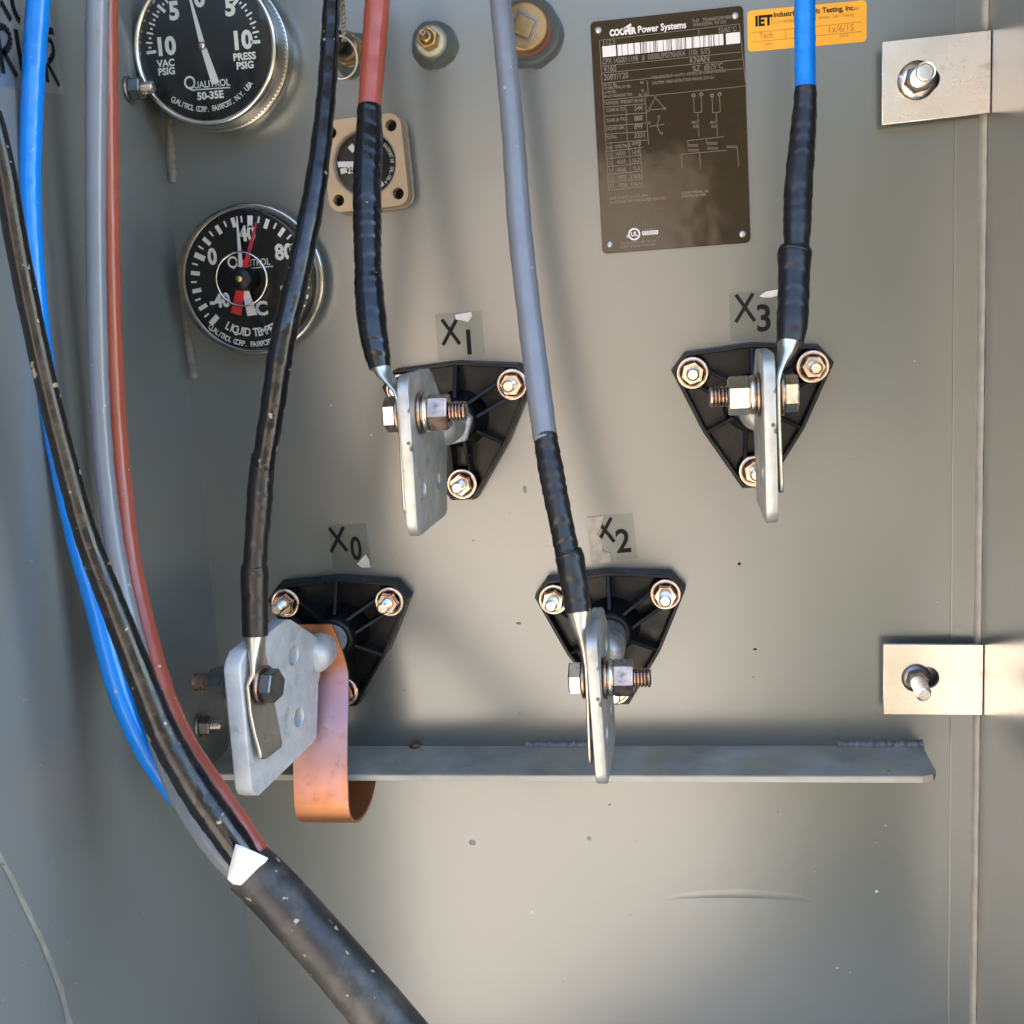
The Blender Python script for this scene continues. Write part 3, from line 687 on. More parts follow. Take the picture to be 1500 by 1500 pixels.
def needle(mb, tip, tail, piv, d, w0, wp, w1, th=.0006):
    T, B, C_ = P(*tip, d), P(*tail, d), P(*piv, d); dr = (T-B).normalized(); n_ = V(dr.z, 0, -dr.x)
    kk = mpp(*piv, d); pts = [T + n_*w0*kk/2, C_ + n_*wp*kk/2, B + n_*w1*kk/2, B - n_*w1*kk/2, C_ - n_*wp*kk/2, T - n_*w0*kk/2]
    return [(p.x, p.z) for p in pts]
mb = MB(); poly = needle(mb, (274,-16), (315,122), (296,66), .0330, 2.5, 8, 12)
mb.prism([(x-gc.x, z-gc.z) for x, z in poly], lambda u, v, d: V(u, -d, v), .0316, .0322); mb.build('needle', M_needle, ga)
q = P(296, 67, .033); mb = MB(); mb.lathe((q.x-gc.x, 0, q.z-gc.z), (0,-1,0), [(.0028, .0296), (.0028, .0335), (.0020, .0345), (.0006, .0346)], 20); mb.build('pivot', M_cup, ga)
mb = MB(); mb.lathe((0,0,0), (0,-1,0), [(Rg*.92, .0350), (Rg*.6, .0362), (Rg*.2, .0366), (0, .0367)], 64); mb.build('lens', M_glass, ga)

# liquid temperature gauge
gc2 = P(366, 409.5, .018)
gb = empty('temperature_gauge', (gc2.x, 0, gc2.z), 'round black temperature dial under clear plastic with white and red hands', 'gauge')
k2 = mpp(366, 409, .020); Rt = 106*k2
mb = MB(); mb.lathe((0,0,0), (0,-1,0), [(Rt*.98, 0), (Rt*.99, .010), (Rt*.97, .0150), (Rt*.9, .0160)], 72); mb.build('case', M_dsteel, gb)
mb = MB(); mb.lathe((0,0,0), (0,-1,0), [(Rt*.95, .0160), (Rt*.95, .0177)], 72); mb.build('dial', M_dial, gb)
D2 = .0180; pl2 = gp(gc2, D2); mb = MB(); k = mpp(361, 409, D2); pv2 = (gc2.x, gc2.z)
pc = P(366, 409.5, D2); pv2 = (pc.x, pc.z)
def num2(s, px, py, hpx, bold, **kw):
    q = P(px, py, D2); put_text(mb, s, hpx*1.38*k, pl2, q.x, q.z, bold=bold*k, **kw)
num2('0', 311, 377, 23, 1.3, sx=.85); num2('40', 362, 343, 21, 1.2, sx=.85); num2('80', 416, 370, 22, 1.2, sx=.9); num2('-40', 322, 441, 20, 1.2, sx=.85); num2('120', 425, 430, 20, 1.2, sx=.85)
num2('°C', 378, 453, 20, 1.0); num2('UALITROL', 371, 385, 10, .2, sx=.8); num2('Q', 341, 385, 17, .3, sx=.9)
a_, b_ = P(344, 395, D2), P(400, 390, D2); stroke(mb, pl2, [(a_.x, a_.z), (b_.x, b_.z)], 1.6*k)
arc_text(mb, 'LIQUID TEMPERATURE', 13*k*1.3, pl2, *pv2, 77*k, 238, 318, bold=.4*k, sx=.8)
arc_text(mb, 'QUALITROL CORP. FAIRPORT, N.Y.', 8.5*k*1.3, pl2, *pv2, 94*k, 224, 300, bold=.2*k, sx=.8)
for i in range(33):
    a = 222 - 276*i/32; mj = i % 2 == 0; r1 = 91*k; r0 = r1 - (17 if i % 8 == 0 else 14)*k if mj else r1 - 9*k
    ca, sa = math.cos(R(a)), math.sin(R(a)); stroke(mb, pl2, [(pv2[0]+ca*r0, pv2[1]+sa*r0), (pv2[0]+ca*r1, pv2[1]+sa*r1)], (8 if i % 8 == 0 else 6 if mj else 2.6)*k)
mb.build('dial_print', M_white, gb)
for tip, tail, w0, wp, w1, d, mm in (((347,317), (370,462), 2, 8, 15, .0240, M_needle), ((376,325), (346,460), 2, 10, 16, .0262, M_redn)):
    mb = MB(); poly = needle(mb, tip, tail, (355,409), d, w0, wp, w1)
    mb.prism([(x-gc2.x, z-gc2.z) for x, z in poly], lambda u, v, dd: V(u, -dd, v), d, d+.0006); mb.build('hand', mm, gb)
q = gc2
mb = MB(); mb.lathe((q.x-gc2.x, 0, q.z-gc2.z), (0,-1,0), [(.0085, .0178), (.0085, .0372), (.0075, .0384), (0, .0386)], 28); hb = mb.build('hub', M_dial, gb)
mb = MB(); mb.lathe((q.x-gc2.x, 0, q.z-gc2.z), (0,-1,0), [(.0026, .0380), (.0026, .0394), (.0018, .0400), (0, .0401)], 16); mb.build('screw', M_brass, hb)
# clear cover: side wall, rounded rim, face and the reset knob in the middle
mb = MB(); mb.lathe((0,0,0), (0,-1,0), [(Rt*1.03, .0125), (Rt*1.03, .0150), (Rt*1.0, .0155), (Rt*.985, .0260), (Rt*.965, .0282), (Rt*.93, .0292), (Rt*.90, .0290), (Rt*.37, .0294)], 96, closed=False); mb.build('clear_cover', M_plast, gb)
mb = MB(); mb.lathe((0,0,0), (0,-1,0), [(Rt*1.035, .0115), (Rt*1.035, .0140), (Rt*1.0, .0148), (Rt*.97, .0142)], 96, closed=False); mb.build('rim', M_chrome, gb)
mb = MB(); mb.lathe((0,0,0), (0,-1,0), [(Rt*.37, .0294), (Rt*.38, .0340), (Rt*.36, .0356), (Rt*.34, .0348), (Rt*.33, .0300)], 56, closed=False); mb.build('reset_knob', M_plast, gb)
mb = MB(); mb.lathe((0,0,0), (0,-1,0), [(Rt*.372, .0344), (Rt*.36, .0357), (Rt*.348, .0352)], 56, closed=False); mb.build('knob_edge', M_chrome, gb)

# small liquid level gauge: square cast flange with round dial
gq = [P(479, 173, .020), P(596, 168, .020), P(604, 300, .020), P(484, 305, .020)]
gc3 = P(534, 239, .020); k = mpp(536, 238, .02)
gl = empty('level_gauge', (gc3.x, 0, gc3.z), 'square tan cast gauge with four corner holes and small black dial', 'gauge', rot=(0, R(-2), 0))
SQ = 121*k; HO = .375*SQ
cu = bpy.data.curves.new('flange', 'CURVE'); cu.dimensions = '2D'; cu.fill_mode = 'BOTH'; cu.extrude = .0080
def loop(pts):
    sp = cu.splines.new('POLY'); sp.points.add(len(pts)-1); sp.use_cyclic_u = True
    for q, p in zip(sp.points, pts): q.co = (p[0], p[1], 0, 1)
loop(round_rect(SQ, SQ*1.08, .009, 6)); loop([(SQ*.40*math.cos(2*math.pi*i/48), SQ*.40*math.sin(2*math.pi*i/48)) for i in range(48)])
for sx in (-1, 1):
    for sz in (-1, 1): loop([(sx*HO+.0042*math.cos(2*math.pi*i/16), sz*HO*1.06+.0042*math.sin(2*math.pi*i/16)) for i in range(16)])
t_ = bpy.data.objects.new('t', cu); col.objects.link(t_)
me = bpy.data.meshes.new_from_object(t_.evaluated_get(bpy.context.evaluated_depsgraph_get())); bpy.data.objects.remove(t_)
for v in me.vertices: v.co = (v.co.x, -(.0120 + v.co.z), v.co.y)
me.materials.clear(); me.materials.append(M_cast); fo = bpy.data.objects.new('cast_flange', me); col.objects.link(fo); fo.parent = gl
mb = MB(); mb.prism(round_rect(SQ*1.03, SQ*1.11, .010, 6), L3, 0, .0045); mb.build('base_flange', M_castedge, gl, bevel=.0012)
mb = MB(); mb.lathe((0,0,0), (0,-1,0), [(SQ*.395, .0125), (SQ*.395, .0132)], 48); mb.build('dial', M_dial, gl)
mb = MB(); mb.lathe((0,0,0), (0,-1,0), [(SQ*.405, .0196), (SQ*.40, .0204), (SQ*.385, .0200), (SQ*.375, .0150)], 56, closed=False); mb.build('bezel', M_castedge, gl)
for sx in (-1, 1):
    for sz in (-1, 1):
        mb = MB(); mb.lathe((sx*HO, 0, sz*HO*1.06), (0,-1,0), [(.0041, .004), (.0041, .0080), (.0030, .0084), (.0022, .0070)], 14); mb.build('hole_shade', M_dial, gl)  # black plug in each corner hole, standing in for the shade inside
mb = MB(); D3 = .0134
pl3 = lambda u, v: V(u, -D3, v)
for a, r0, r1, wd in ((128, 27, 37, 9), (188, 32, 42, 8), (247, 30, 40, 9), (60, 28, 37, 8), (300, 30, 39, 8)):
    stroke(mb, pl3, [(math.cos(R(a))*r0*k, math.sin(R(a))*r0*k), (math.cos(R(a))*r1*k, math.sin(R(a))*r1*k)], wd*k)
put_text(mb, '25C', 9.5*k*1.38, pl3, -21*k, -6*k, bold=.3*k, sx=.9)
arc_text(mb, 'FAIRPORT NY  DAL-100-4', 5.5*k*1.38, pl3, 0, 0, 38*k, 40, -48, inside=False, bold=.1*k, sx=.7)
mb.build('dial_print', M_white, gl)
mb = MB(); mb.prism([(-43*k, 8*k), (8*k, 3*k), (8*k, -4*k), (-43*k, 0)], lambda u, v, d: V(u, -d, v), .0150, .0156); mb.build('pointer', M_needle, gl)
mb = MB(); mb.lathe((0,0,0), (0,-1,0), [(SQ*.38, .0185), (SQ*.15, .0188), (0, .0189)], 40); mb.build('lens', M_glass_dull, gl)

# ------------------------------------------------------------------ fittings along the top
def boss_mesh(rx, dd, lump, seed):
    rnd = random.Random(seed); n = 40; ph = [rnd.uniform(0, 6.28) for _ in range(3)]; vs = []; prof = [(1.0, .0), (.97, .0035), (.86, .0070), (.74, .0085), (.70, dd), (.66, dd+.001)]
    for r, h in prof:
        for i in range(n):
            a = 2*math.pi*i/n; w_ = 1 + lump*(math.sin(3*a+ph[0])*.5 + math.sin(5*a+ph[1])*.3 + math.sin(9*a+ph[2])*.2)*(1 if h < .008 else 0)
            vs.append(V(math.cos(a)*r*rx*w_, -h, math.sin(a)*r*rx*w_))
    mb = MB(); mb.add(vs, [(k*n+i, k*n+(i+1) % n, (k+1)*n+(i+1) % n, (k+1)*n+i) for k in range(len(prof)-1) for i in range(n)], True)
    mb.add(vs[-n:], [list(range(n))]); return mb
c = P(637, 67); k = mpp(637, 67, 0)
e = empty('relief_valve', (c.x, 0, c.z), 'small brass relief valve with cream sealant in a painted boss', 'valve')
boss_mesh(35*k, .012, .05, 3).build('welded_boss', M_paint, e)
mb = MB(); mb.lathe((0,0,0), (0,-1,0), [(21*k, .0118), (20.5*k, .0150), (17*k, .0165), (14*k, .0165)], 32); mb.build('thread_seal', M_cream, e)
mb = MB(); mb.hexa((0,-.0165,0), (0,-1,0), 16*k, .0105, .3); mb.lathe((0,0,0), (0,-1,0), [(11*k, .0268), (9*k, .031), (6*k, .0315)], 20); mb.build('hex_body', M_brass, e)
mb = MB(); mb.lathe((0,0,0), (0,-1,0), [(5.2*k, .031), (5.2*k, .040), (4.2*k, .0415), (2.6*k, .0415), (2.4*k, .0385), (0, .0385)], 18); mb.build('pin', M_bolt, e)
c = P(774, 50); k = mpp(774, 50, 0)
e = empty('fill_plug', (c.x, 0, c.z), 'round bronze plug with square recess and red sealant behind the grey lead', 'plug')
boss_mesh(52*k, .013, .05, 9).build('welded_boss', M_paint, e)
mb = MB(); mb.lathe((0,0,0), (0,-1,0), [(36*k, .0128), (36*k, .0148), (33*k, .0155), (30*k, .0150)], 40); mb.build('red_seal', M_redseal, e)
mb = MB(); mb.lathe((0,0,0), (0,-1,0), [(34.5*k, .0145), (34.5*k, .0225), (33*k, .0240), (30*k, .0243)], 44); mb.build('plug_body', M_plugbr, e)
sq = [(-17,-17),(17,-17),(17,17),(-17,17)]; ca, sa = math.cos(R(-28)), math.sin(R(-28)); mb = MB()
for i in range(4):
    (ax_, ay_), (bx_, by_) = sq[i], sq[(i+1) % 4]
    f = lambda x, y: ((x*ca-y*sa)*k, (x*sa+y*ca)*k)
    p0, p1 = f(ax_, ay_), f(bx_, by_); p2, p3 = f(bx_*.78, by_*.78), f(ax_*.78, ay_*.78)
    mb.add([L3(*p0, .0246), L3(*p1, .0246), L3(*p2, .0246), L3(*p3, .0246)], [(0,1,2,3)])
mb.build('recess_edge', M_dsteel, e)
mb = MB(); mb.prism([((x*ca-y*sa)*k*.78, (x*sa+y*ca)*k*.78) for x, y in sq], L3, .0240, .0258); mb.build('square_head', M_plugbr, e, bevel=.0008)
c = P(519, 80); k = mpp(519, 80, 0)
e = empty('drain_valve', (c.x, 0, c.z), 'brass valve with wire pull ring, half hidden behind the black and red leads', 'valve')
boss_mesh(33*k, .010, .10, 21).build('welded_boss', M_paint, e)
mb = MB(); mb.hexa((0,-.0100,0), (0,-1,0), 23*k, .006, .1); mb.lathe((0,0,0), (0,-1,0), [(19*k, .0155), (19*k, .0225), (17*k, .024), (13*k, .025), (13*k, .034), (9*k, .036)], 28); mb.build('valve_body', M_brass, e)
mb = MB(); mb.lathe((0,0,0), (0,-1,0), [(15.5*k, .0275), (15.5*k, .0440), (12*k, .0455), (5*k, .0458)], 24); mb.build('dark_cap', M_black, e)
q = P(497, 84, .046); o = q - V(c.x, -.046, c.z); pts = [V(o.x + 25*k*math.cos(2*math.pi*i/40), -.046 - .004*math.sin(2*math.pi*i/40), o.z + 27*k*math.sin(2*math.pi*i/40)) for i in range(41)]
mb = MB(); mb.tube(pts, [.0010]*41, 10, cap=False); mb.build('pull_ring', M_wire, e)
A, B = P(504, 60, .048) - V(c.x, 0, c.z), P(500, -40, .06) - V(c.x, 0, c.z)
mb = MB()
for ph in (0, math.pi):
    pts = [A.lerp(B, i/90) + V(.0011*math.cos(i*.55+ph), .0011*math.sin(i*.55+ph), 0) for i in range(91)]
    mb.tube(pts, [.0009]*91, 8)
mb.build('twisted_seal_wire', M_seal, e)

# ------------------------------------------------------------------ studs on the left wall
def side_stud(px, py, d, label, hexr, hexh, tail, r, phase):
    p = P(px, py, d); z, y = p.z, p.y; q = V(XL, y, z)
    e = empty('wall_stud', q, label, 'stud', 'studs on the left wall'); ax = V(1,0,0)
    mb = MB(); mb.lathe((0,0,0), ax, [(hexr*1.1, .0002), (hexr*1.15, .0006), (hexr*1.15, .0020), (hexr*1.0, .0026)], 26); mb.build('washer', M_dsteel, e)
    mb = MB(); mb.hexa(ax*.0026, ax, hexr, hexh, phase); mb.build('nut', M_dsteel, e)
    mb = MB(); mb.thread((0,0,0), ax, r, .001, .0026+hexh+tail, .0016, 18); mb.build('threaded_end', M_steel, e)
side_stud(190, 131, .050, 'hex nut and threaded stud beside the pressure dial', .0080, .0085, .0085, .0042, .3)
side_stud(285, 1063, .050, 'hex nut and threaded stud near the left end of the ledge', .0080, .0085, .0085, .0042, .5)

# ------------------------------------------------------------------ mounting brackets on the right
def bracket(q4, slot, tip, label, bolt_r):
    d = .014; pts = [P(x, y, d) for x, y in q4]; c = (pts[0]+pts[1]+pts[2]+pts[3])/4
    for i in (1, 2): pts[i].x = XR - .0008
    e = empty('wall_bracket', (c.x, 0, c.z), label, 'bracket', 'brackets on the right edge')
    s_ = P(*slot, d); su, sv = s_.x-c.x, s_.z-c.z; k = mpp(*slot, d)
    cu = bpy.data.curves.new('b', 'CURVE'); cu.dimensions = '2D'; cu.fill_mode = 'BOTH'; cu.extrude = .0014; cu.bevel_depth = .0004; cu.bevel_resolution = 1
    def loop(pp):
        sp = cu.splines.new('POLY'); sp.points.add(len(pp)-1); sp.use_cyclic_u = True
        for a, b_ in zip(sp.points, pp): a.co = (b_[0], b_[1], 0, 1)
    loop([(p.x-c.x, p.z-c.z) for p in pts])
    r = 17*k; loop([(su + (16*k if math.cos(2*math.pi*i/28) > 0 else -2*k) + r*math.cos(2*math.pi*i/28), sv + r*math.sin(2*math.pi*i/28)) for i in range(28)])
    t_ = bpy.data.objects.new('t', cu); col.objects.link(t_)
    me = bpy.data.meshes.new_from_object(t_.evaluated_get(bpy.context.evaluated_depsgraph_get())); bpy.data.objects.remove(t_)
    for v in me.vertices: v.co = (v.co.x, -(d - .0018 + v.co.z), v.co.y)
    me.materials.clear(); me.materials.append(M_bracket); o = bpy.data.objects.new('face_plate', me); col.objects.link(o); o.parent = e
    # return leg that carries the plate off the wall
    lx = pts[0].x - c.x; rx = XR - c.x; hz = (pts[0].z-pts[3].z)
    mb = MB(); mb.box((rx-.0022, -(d-.0034)/2, 0), .0028, d-.0036, hz*.96); mb.build('return_leg', M_bracket, e)
    mb = MB(); mb.lathe((0,0,0), (0,-1,0), [(.010, .0), (.010, d-.0040)], 24); o = mb.build('spacer', M_dsteel, e); o.location = (su, 0, sv)
    T = P(*tip, d+.026); A = V(s_.x, -(d+.0015), s_.z); ax = (T-A)
    L = V(c.x, 0, c.z)
    mb = MB(); mb.lathe((su, 0, sv), (0,-1,0), [(.0055, d-.0030), (.0128 if bolt_r > .0062 else .0105, d-.0002), (.0128 if bolt_r > .0062 else .0105, d+.0012), (.006, d+.0016)], 32); mb.build('washer', M_steel if bolt_r > .0062 else M_dsteel, e)
    mb = MB(); mb.hexa((su, -(d+.0016), sv), (0,-1,0), .0092 if bolt_r > .0062 else .0080, .0070, .25); mb.build('nut', M_dsteel, e)
    mb = MB(); mb.thread(A-L, ax, bolt_r, -.004, ax.length, .0015, 18); mb.build('stud', M_steel, e)
bracket([(1293,62),(1447,45),(1447,165),(1293,182)], (1343,118), (1356,105), 'upper stainless bracket plate with a slotted hole and nut near the orange label', .0064)
bracket([(1295,945),(1438,945),(1440,1047),(1295,1046)], (1342,993), (1354,1018), 'lower stainless bracket plate with its stud drooping, above the ledge end', .0056)

# ------------------------------------------------------------------ nameplate and labels
def quad_frame(q4, d):
    pts = [P(x, y, d) for x, y in q4]; c = sum(pts, V(0,0,0))/4
    U = ((pts[1]-pts[0])+(pts[2]-pts[3]))/2; Vv = ((pts[0]-pts[3])+(pts[1]-pts[2]))/2
    return c, U.length, Vv.length, math.atan2(U.z, U.x)
c, NW, NH, a = quad_frame([(865,32),(1090,8),(1098,355),(882,372)], .0016)
npz = empty('nameplate', (c.x, 0, c.z), 'glossy dark brown transformer rating plate with etched tables and barcode', 'nameplate', rot=(0, -a, 0))
mb = MB(); mb.prism(round_rect(NW, NH, .0032, 4), L3, .0004, .0018, .0003); mb.build('plate', M_plate, npz)
for sx, sz in ((-1,1),(1,1),(1,-1),(-1,-1)):
    mb = MB(); mb.lathe((sx*(NW/2-.0055), 0, sz*(NH/2-.0062)), (0,-1,0), [(.0026, .0018), (.0026, .0024), (.0018, .0030), (0, .0032)], 18); mb.build('rivet', M_rivet, npz)
DN = .00195; npl = lambda u, v: V(u, -DN, v)
q4 = [(865,32),(1090,8),(1098,355),(882,372)]
def nuv(px, py):
    p = P(px, py, DN); x, z = p.x-c.x, p.z-c.z; ca, sa = math.cos(-a), math.sin(-a); return x*ca - z*sa, x*sa + z*ca
kN = mpp(980, 190, DN)
mb = MB()
def nt_(s_, px, py, hpx, bold=.1, align='LEFT', sx=.8, mb_=None):
    u, v = nuv(px, py); put_text(mb_ or mb, s_, hpx*1.38*kN, npl, u, v, bold=bold*kN, align=align, sx=sx)
def ln(*pts, w=.8): stroke(mb, npl, [nuv(*p) for p in pts], w*kN)
nt_('3-Ø   TRANSFORMER', 1014, 31, 5, align='LEFT', sx=.85); nt_('WAUKESHA, WI USA', 1015, 37, 4.6)
ln((878,59),(1083,35)); ln((878,59),(892,281)); ln((1083,35),(1092,120)); ln((1023,42),(1024,54))
nt_('112.5', 882, 63, 8); nt_('55/65°C', 1052, 45, 7)
nt_('CPX 1450011198', 882, 91, 8, sx=.66); nt_('#  0000UP07XHXA  (10)  5/75', 940, 85, 8, sx=.7)
ln((881,97),(1085,76)); nt_('4160', 884, 102, 8.5); nt_('KNAN', 1010, 89, 9); ln((882,107),(1088,87))
nt_('208Y/120', 884, 114, 8.5); nt_('%Z  @75°C', 1014, 101, 8); ln((883,122),(1088,100))
nt_('HV KV BIL', 884, 125, 4); nt_('HV NEUTRAL KV BIL', 884, 130, 4); nt_('LV KV BIL', 884, 136, 4); nt_('HV-LV CONDUCTOR', 884, 142, 4); nt_('60', 938, 121, 4); nt_('30', 939, 133, 4); nt_('AL / AL', 935, 139, 4)
nt_('PCB CONTENT  < 1 PPM  AT TIME OF MANUFACTURE', 955, 114, 4.4, sx=.72); nt_('CAUTION - READ INSTRUCTION MANUAL S210-12-1', 955, 122, 4.2, sx=.66)
ln((948,118),(950,140)); ln((885,147),(1091,126)); ln((885,147),(886,151))
nt_('APPROX. WEIGHT IN LBS.', 887, 152, 5, sx=.72); ln((886,157),(946,152)); ln((945,142),(950,212)); ln((917,155),(919,208))
for s_, n_, y in (('CORE & COIL', '544', 162), ('TANK & FTGS', '888', 177), ('LIQUID GAL', '899', 189), ('TOTAL', '2331', 202)):
    nt_(s_, 888, y, 4.6, sx=.8); nt_(n_, 929, y-3, 7.5); ln((887,y+8),(948,y+3))
nt_('TAP', 889, 217, 4.5); nt_('VOLTAGE', 901, 215, 4.8); nt_('AMPS', 926, 211, 5)
ln((887,222),(941,216)); ln((895,208),(899,278)); ln((920,206),(926,275)); ln((936,204),(942,274))
for i in range(5):
    y = 227 + i*11.5; nt_(str(i+1), 891+i*.6, y, 5); nt_(('4370','4265','4160','4055','3950')[i], 903+i*.6, y-1, 6); nt_(('14.9','15.2','15.6','16.0','16.4')[i], 925+i*.6, y-3, 6); ln((888+i*.6,y+6),(940+i*.6,y))
ln((960,143),(950,161),(974,159),(960,143)); ln((952,185),(973,182)); ln((962,183),(967,195)); ln((962,183),(966,173))
for x, y in ((960,141),(950,162),(974,159),(965,171),(951,180),(969,195)): u, v = nuv(x, y); disc2(mb, npl, u, v, 1.9*kN, 10, 1.1*kN)
for x in (1016, 1043):
    ln((x,142),(x+1,165),(x+6,165)); ln((x+11,140),(x+12,164),(x+6,165),(x+8,200))
    for xx, yy in ((x,140),(x+11,138)): u, v = nuv(xx, yy); disc2(mb, npl, u, v, 3*kN, 8, 1.4*kN)
    nt_('PROT', x-3, 180, 4); nt_('FUSE', x-1, 186, 4)
ln((1007,206),(1061,200)); ln((1007,206),(1008,214)); ln((998,226),(1064,220)); ln((998,226),(999,247)); ln((1025,224),(1026,247)); ln((1080,216),(1082,244)); ln((1035,202),(1035,210))
for xc, yc in ((1015,213),(1043,210),(1016,220),(1044,217),(1072,215)):
    for i in range(4): u, v = nuv(xc-6+i*4, yc); disc2(mb, npl, u, v, 2*kN, 8, 1.3*kN)
nt_('BASE RATINGS AT FULL KVA', 893, 291, 4); nt_('%Z AT BASE KVA AND RATED VOLTAGE', 893, 297, 4, sx=.84); nt_('LIQUID MINERAL OIL', 998, 283, 3.8); nt_('DRAWING NUMBER', 998, 288, 3.6)
nt_('CLASS', 945, 337, 3.6); nt_('THIS EQUIPMENT MEETS THE DOE', 909, 357, 3.6, sx=.7); nt_('ENERGY EFFICIENCY STANDARD', 909, 362, 3.6, sx=.7)
mb.build('etched_print', M_print, npz)
mb = MB(); nt_('COOPER', 893, 49, 8.6, .7, sx=.8, mb_=mb); nt_('Power Systems', 934, 44, 9.5, .35, sx=.86, mb_=mb)
mb.add([npl(*nuv(*p)) for p in ((912,42),(924,34),(925,38),(913,45))], [(0,1,2,3)])
mb.build('maker_name', M_printw, npz); mb = MB()
u0, v0 = nuv(882.5, 76); u1, v1 = nuv(1084, 55); rnd = random.Random(5); t_ = 0.0
segs = [(0, .10)]; t_ = .112
while t_ < .885:
    w_ = rnd.choice([.006, .006, .014, .022, .03, .04]); segs.append((t_, t_+w_)); t_ += w_ + rnd.choice([.004, .004, .007])
segs.append((.90, 1.0)); hb_ = 7.6*kN
for t0, t1 in segs:
    A = (u0+(u1-u0)*t0, v0+(v1-v0)*t0); B = (u0+(u1-u0)*t1, v0+(v1-v0)*t1)
    mb.add([npl(A[0], A[1]-hb_), npl(B[0], B[1]-hb_), npl(B[0], B[1]+hb_), npl(A[0], A[1]+hb_)], [(0,1,2,3)])
mb.build('barcode', M_printw, npz); mb = MB()
u, v = nuv(929, 343); disc2(mb, npl, u, v, 9*kN, 28, 6.6*kN); put_text(mb, 'UL', 9*kN, npl, u, v, bold=.3*kN, sx=.9)
nt_('c', 918, 346, 5, .4, mb_=mb); nt_('US LISTED', 941, 342, 5, .8, sx=.75, mb_=mb)
mb.build('approval_mark', M_printw, npz)

c, OW, OH, a = quad_frame([(1094,16),(1268,0),(1271,61),(1096,76)], .0004)
ol = empty('test_label', (c.x, 0, c.z), 'orange testing company sticker behind the blue lead', 'sticker', rot=(0, -a, 0))
mb = MB(); mb.prism(round_rect(OW, OH, .0028, 5), L3, .0001, .0004); mb.build('sticker_sheet', M_orange, ol)
npl = lambda u, v: V(u, -.00055, v); DN = .00055; kN = mpp(1180, 40, 0)
mb = MB(); nt_('IET', 1106, 32, 14, 1.0, sx=.95); nt_('Industrial Electric Testing, Inc.', 1133, 22, 7.4, .3, sx=.93); mb.build('label_print', M_ink, ol)
mb = MB(); nt_('11321 DISTRIBUTION AVE', 1133, 33, 4, sx=.8); nt_('Service - Test - Training', 1199, 26, 4.6, sx=.8); ln((1100,48),(1262,32)); ln((1100,62),(1262,46)); ln((1150,43),(1151,57)); ln((1130,20),(1131,38))
nt_('Tech', 1112, 53, 9, .1); nt_('1x/6/15', 1212, 44, 10, .1, sx=.9); nt_('JOB #', 1120, 65, 4); nt_('DATE', 1230, 53, 4.5); nt_('9200', 1251, 13, 3.5); mb.build('handwriting', M_inkfade, ol)

def xlabel(sub, q4, xpos, spos, hx, label, worn):
    c, W, H, a = quad_frame(q4, .0003)
    e = empty('terminal_sticker', (c.x, 0, c.z), label, 'sticker', 'terminal stickers', rot=(0, -a, 0))
    mb = MB(); mb.prism([(-W/2,-H/2),(W/2,-H/2),(W/2,H/2),(-W/2,H/2)], L3, .0003, .0005); mb.build('clear_film', M_film, e)
    k = mpp(*xpos, 0); pl_ = lambda u, v: V(u, -.00065, v)
    def uv(px, py):
        p = P(px, py, 0); x, z = p.x-c.x, p.z-c.z; ca, sa = math.cos(-a), math.sin(-a); return x*ca-z*sa, x*sa+z*ca
    mb = MB(); u, v = uv(*xpos); h = hx*k/2; w_ = hx*.34*k
    stroke(mb, pl_, [(u-w_*.9, v+h), (u+w_, v-h)], 5.2*k); stroke(mb, lambda p, q: V(p, -.0007, q), [(u+w_*.9, v+h), (u-w_, v-h)], 5.2*k)
    u, v = uv(*spos); put_text(mb, sub, hx*1.36*k, pl_, u, v, bold=.9*k, sx=.92 if sub != '0' else .72); mb.build('lettering', M_letter, e)
    for poly, m in worn:
        mb = MB(); vs = [uv(*p) for p in poly]; n = len(vs)
        mb.add([V(x, -.0006, z) for x, z in vs] + [V(x, -.0008 - .0004*(i % 2), z) for i, (x, z) in enumerate(vs)],
               [list(range(n, 2*n))] + [(i, (i+1) % n, n+(i+1) % n, n+i) for i in range(n)]); mb.build('worn_patch', m, e)
xlabel('1', [(638,460),(706,455),(710,524),(641,528)], (660,486), (687,503), 37, 'clear sticker lettered X1 above the black bushing', [([(667,461),(690,457),(692,463),(686,472),(676,469),(668,468)], M_flake)])
xlabel('3', [(1068,429),(1136,424),(1138,496),(1070,500)], (1091,451), (1119,468), 40, 'clear sticker lettered X3 beside the taped blue lead', [([(1112,434),(1122,427),(1140,424),(1140,433),(1128,436),(1118,436)], M_flake)])
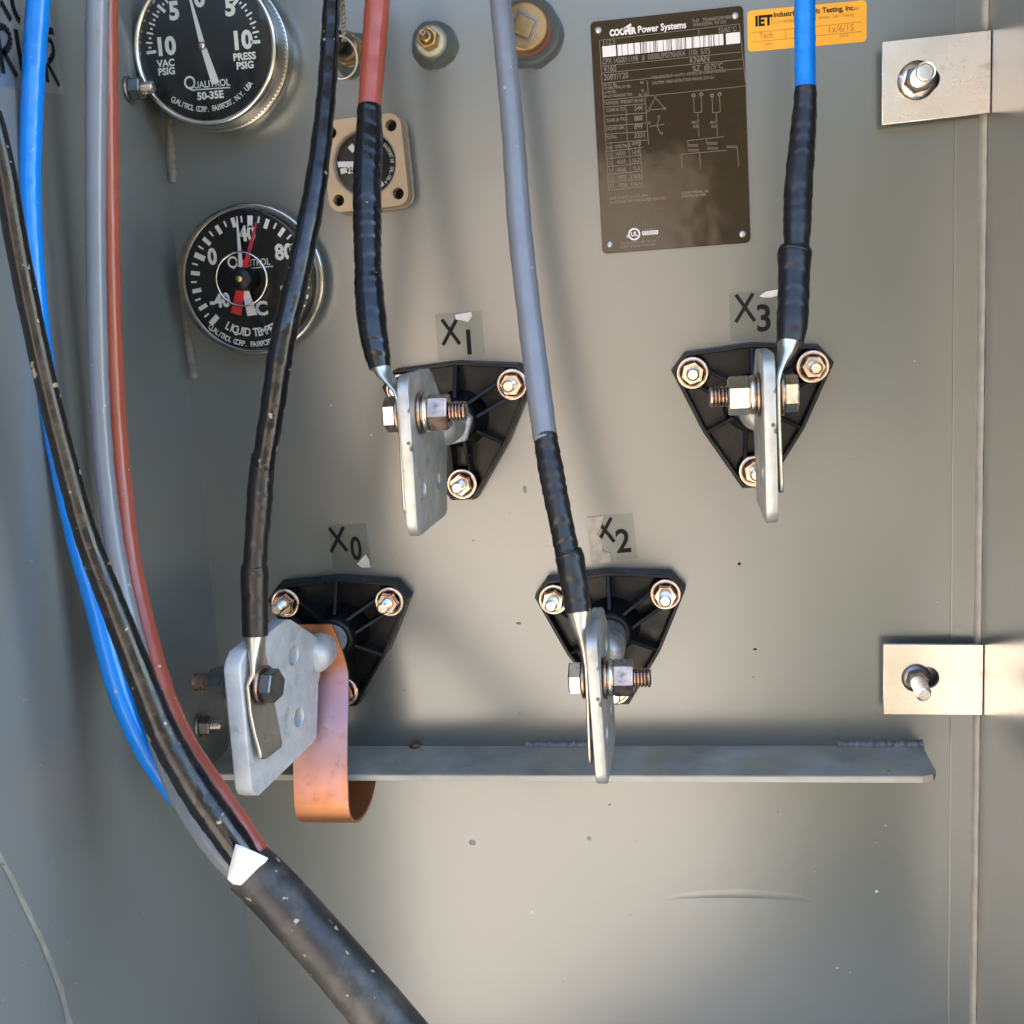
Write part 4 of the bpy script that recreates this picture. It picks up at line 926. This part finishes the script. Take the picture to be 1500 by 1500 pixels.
xlabel('0', [(482,770),(538,766),(541,831),(485,834)], (495,790), (522,805), 36, 'clear sticker lettered X0 with a torn white corner', [([(523,826),(536,812),(541,820),(543,831),(530,831)], M_flake)])
xlabel('2', [(861,757),(929,751),(932,819),(864,824)], (886,777), (913,794), 36, 'clear sticker lettered X2 with its left side worn tan', [([(860,758),(884,755),(881,770),(874,782),(884,792),(882,806),(894,810),(895,823),(866,826)], M_worn)])

# warning sticker on the left wall
kL = .0004
Lq = [(-60,-40),(62,-40),(93,139),(-60,118)]
pts = [PX(x, y, XL) for x, y in Lq]; c = pts[2]
e = empty('wall_sticker', (XL, c.y, c.z), 'large lettered sticker on the left wall behind the blue core', 'sticker')
mb = MB(); vs = [V(.0004, p.y-c.y, p.z-c.z) for p in pts]; mb.add(vs, [(0,1,2,3)]); mb.build('film', M_film, e)
mb = MB()
def side_letter(s_, px, py, h, w_):
    p = PX(px, py, XL); put_text(mb, s_, h*1.38, lambda u, v: V(.0006, -u + (p.y-c.y), v + (p.z-c.z)), 0, 0, bold=.0008, sx=w_)
p_ = PX(45, 60, XL)
def strokes_px(pts_, w_):
    pp = [PX(x, y, XL) for x, y in pts_]
    stroke(mb, lambda u, v: V(.0006, u-c.y, v-c.z), [(p.y, p.z) for p in pp], w_)
def arcpx(cx, cy, rx, ry, a0, a1, w_, n=10):
    strokes_px([(cx+rx*math.cos(R(a0+(a1-a0)*i/n)), cy-ry*math.sin(R(a0+(a1-a0)*i/n))) for i in range(n+1)], w_)
W_ = .0042
strokes_px([(-6,40),(4,108)], W_); arcpx(0, 58, 14, 19, 110, -80, W_); strokes_px([(3,74),(24,112)], W_)
strokes_px([(22,43),(32,105)], W_)
strokes_px([(66,45),(77,46)], W_); strokes_px([(58,50),(69,121)], W_); arcpx(66, 74, 12, 17, 90, -70, W_*.8); strokes_px([(68,92),(86,126)], W_*.8)
strokes_px([(0,2),(15,30)], W_); arcpx(45, -8, 29, 48, 175, 235, W_)
mb.build('lettering', M_letter, e)
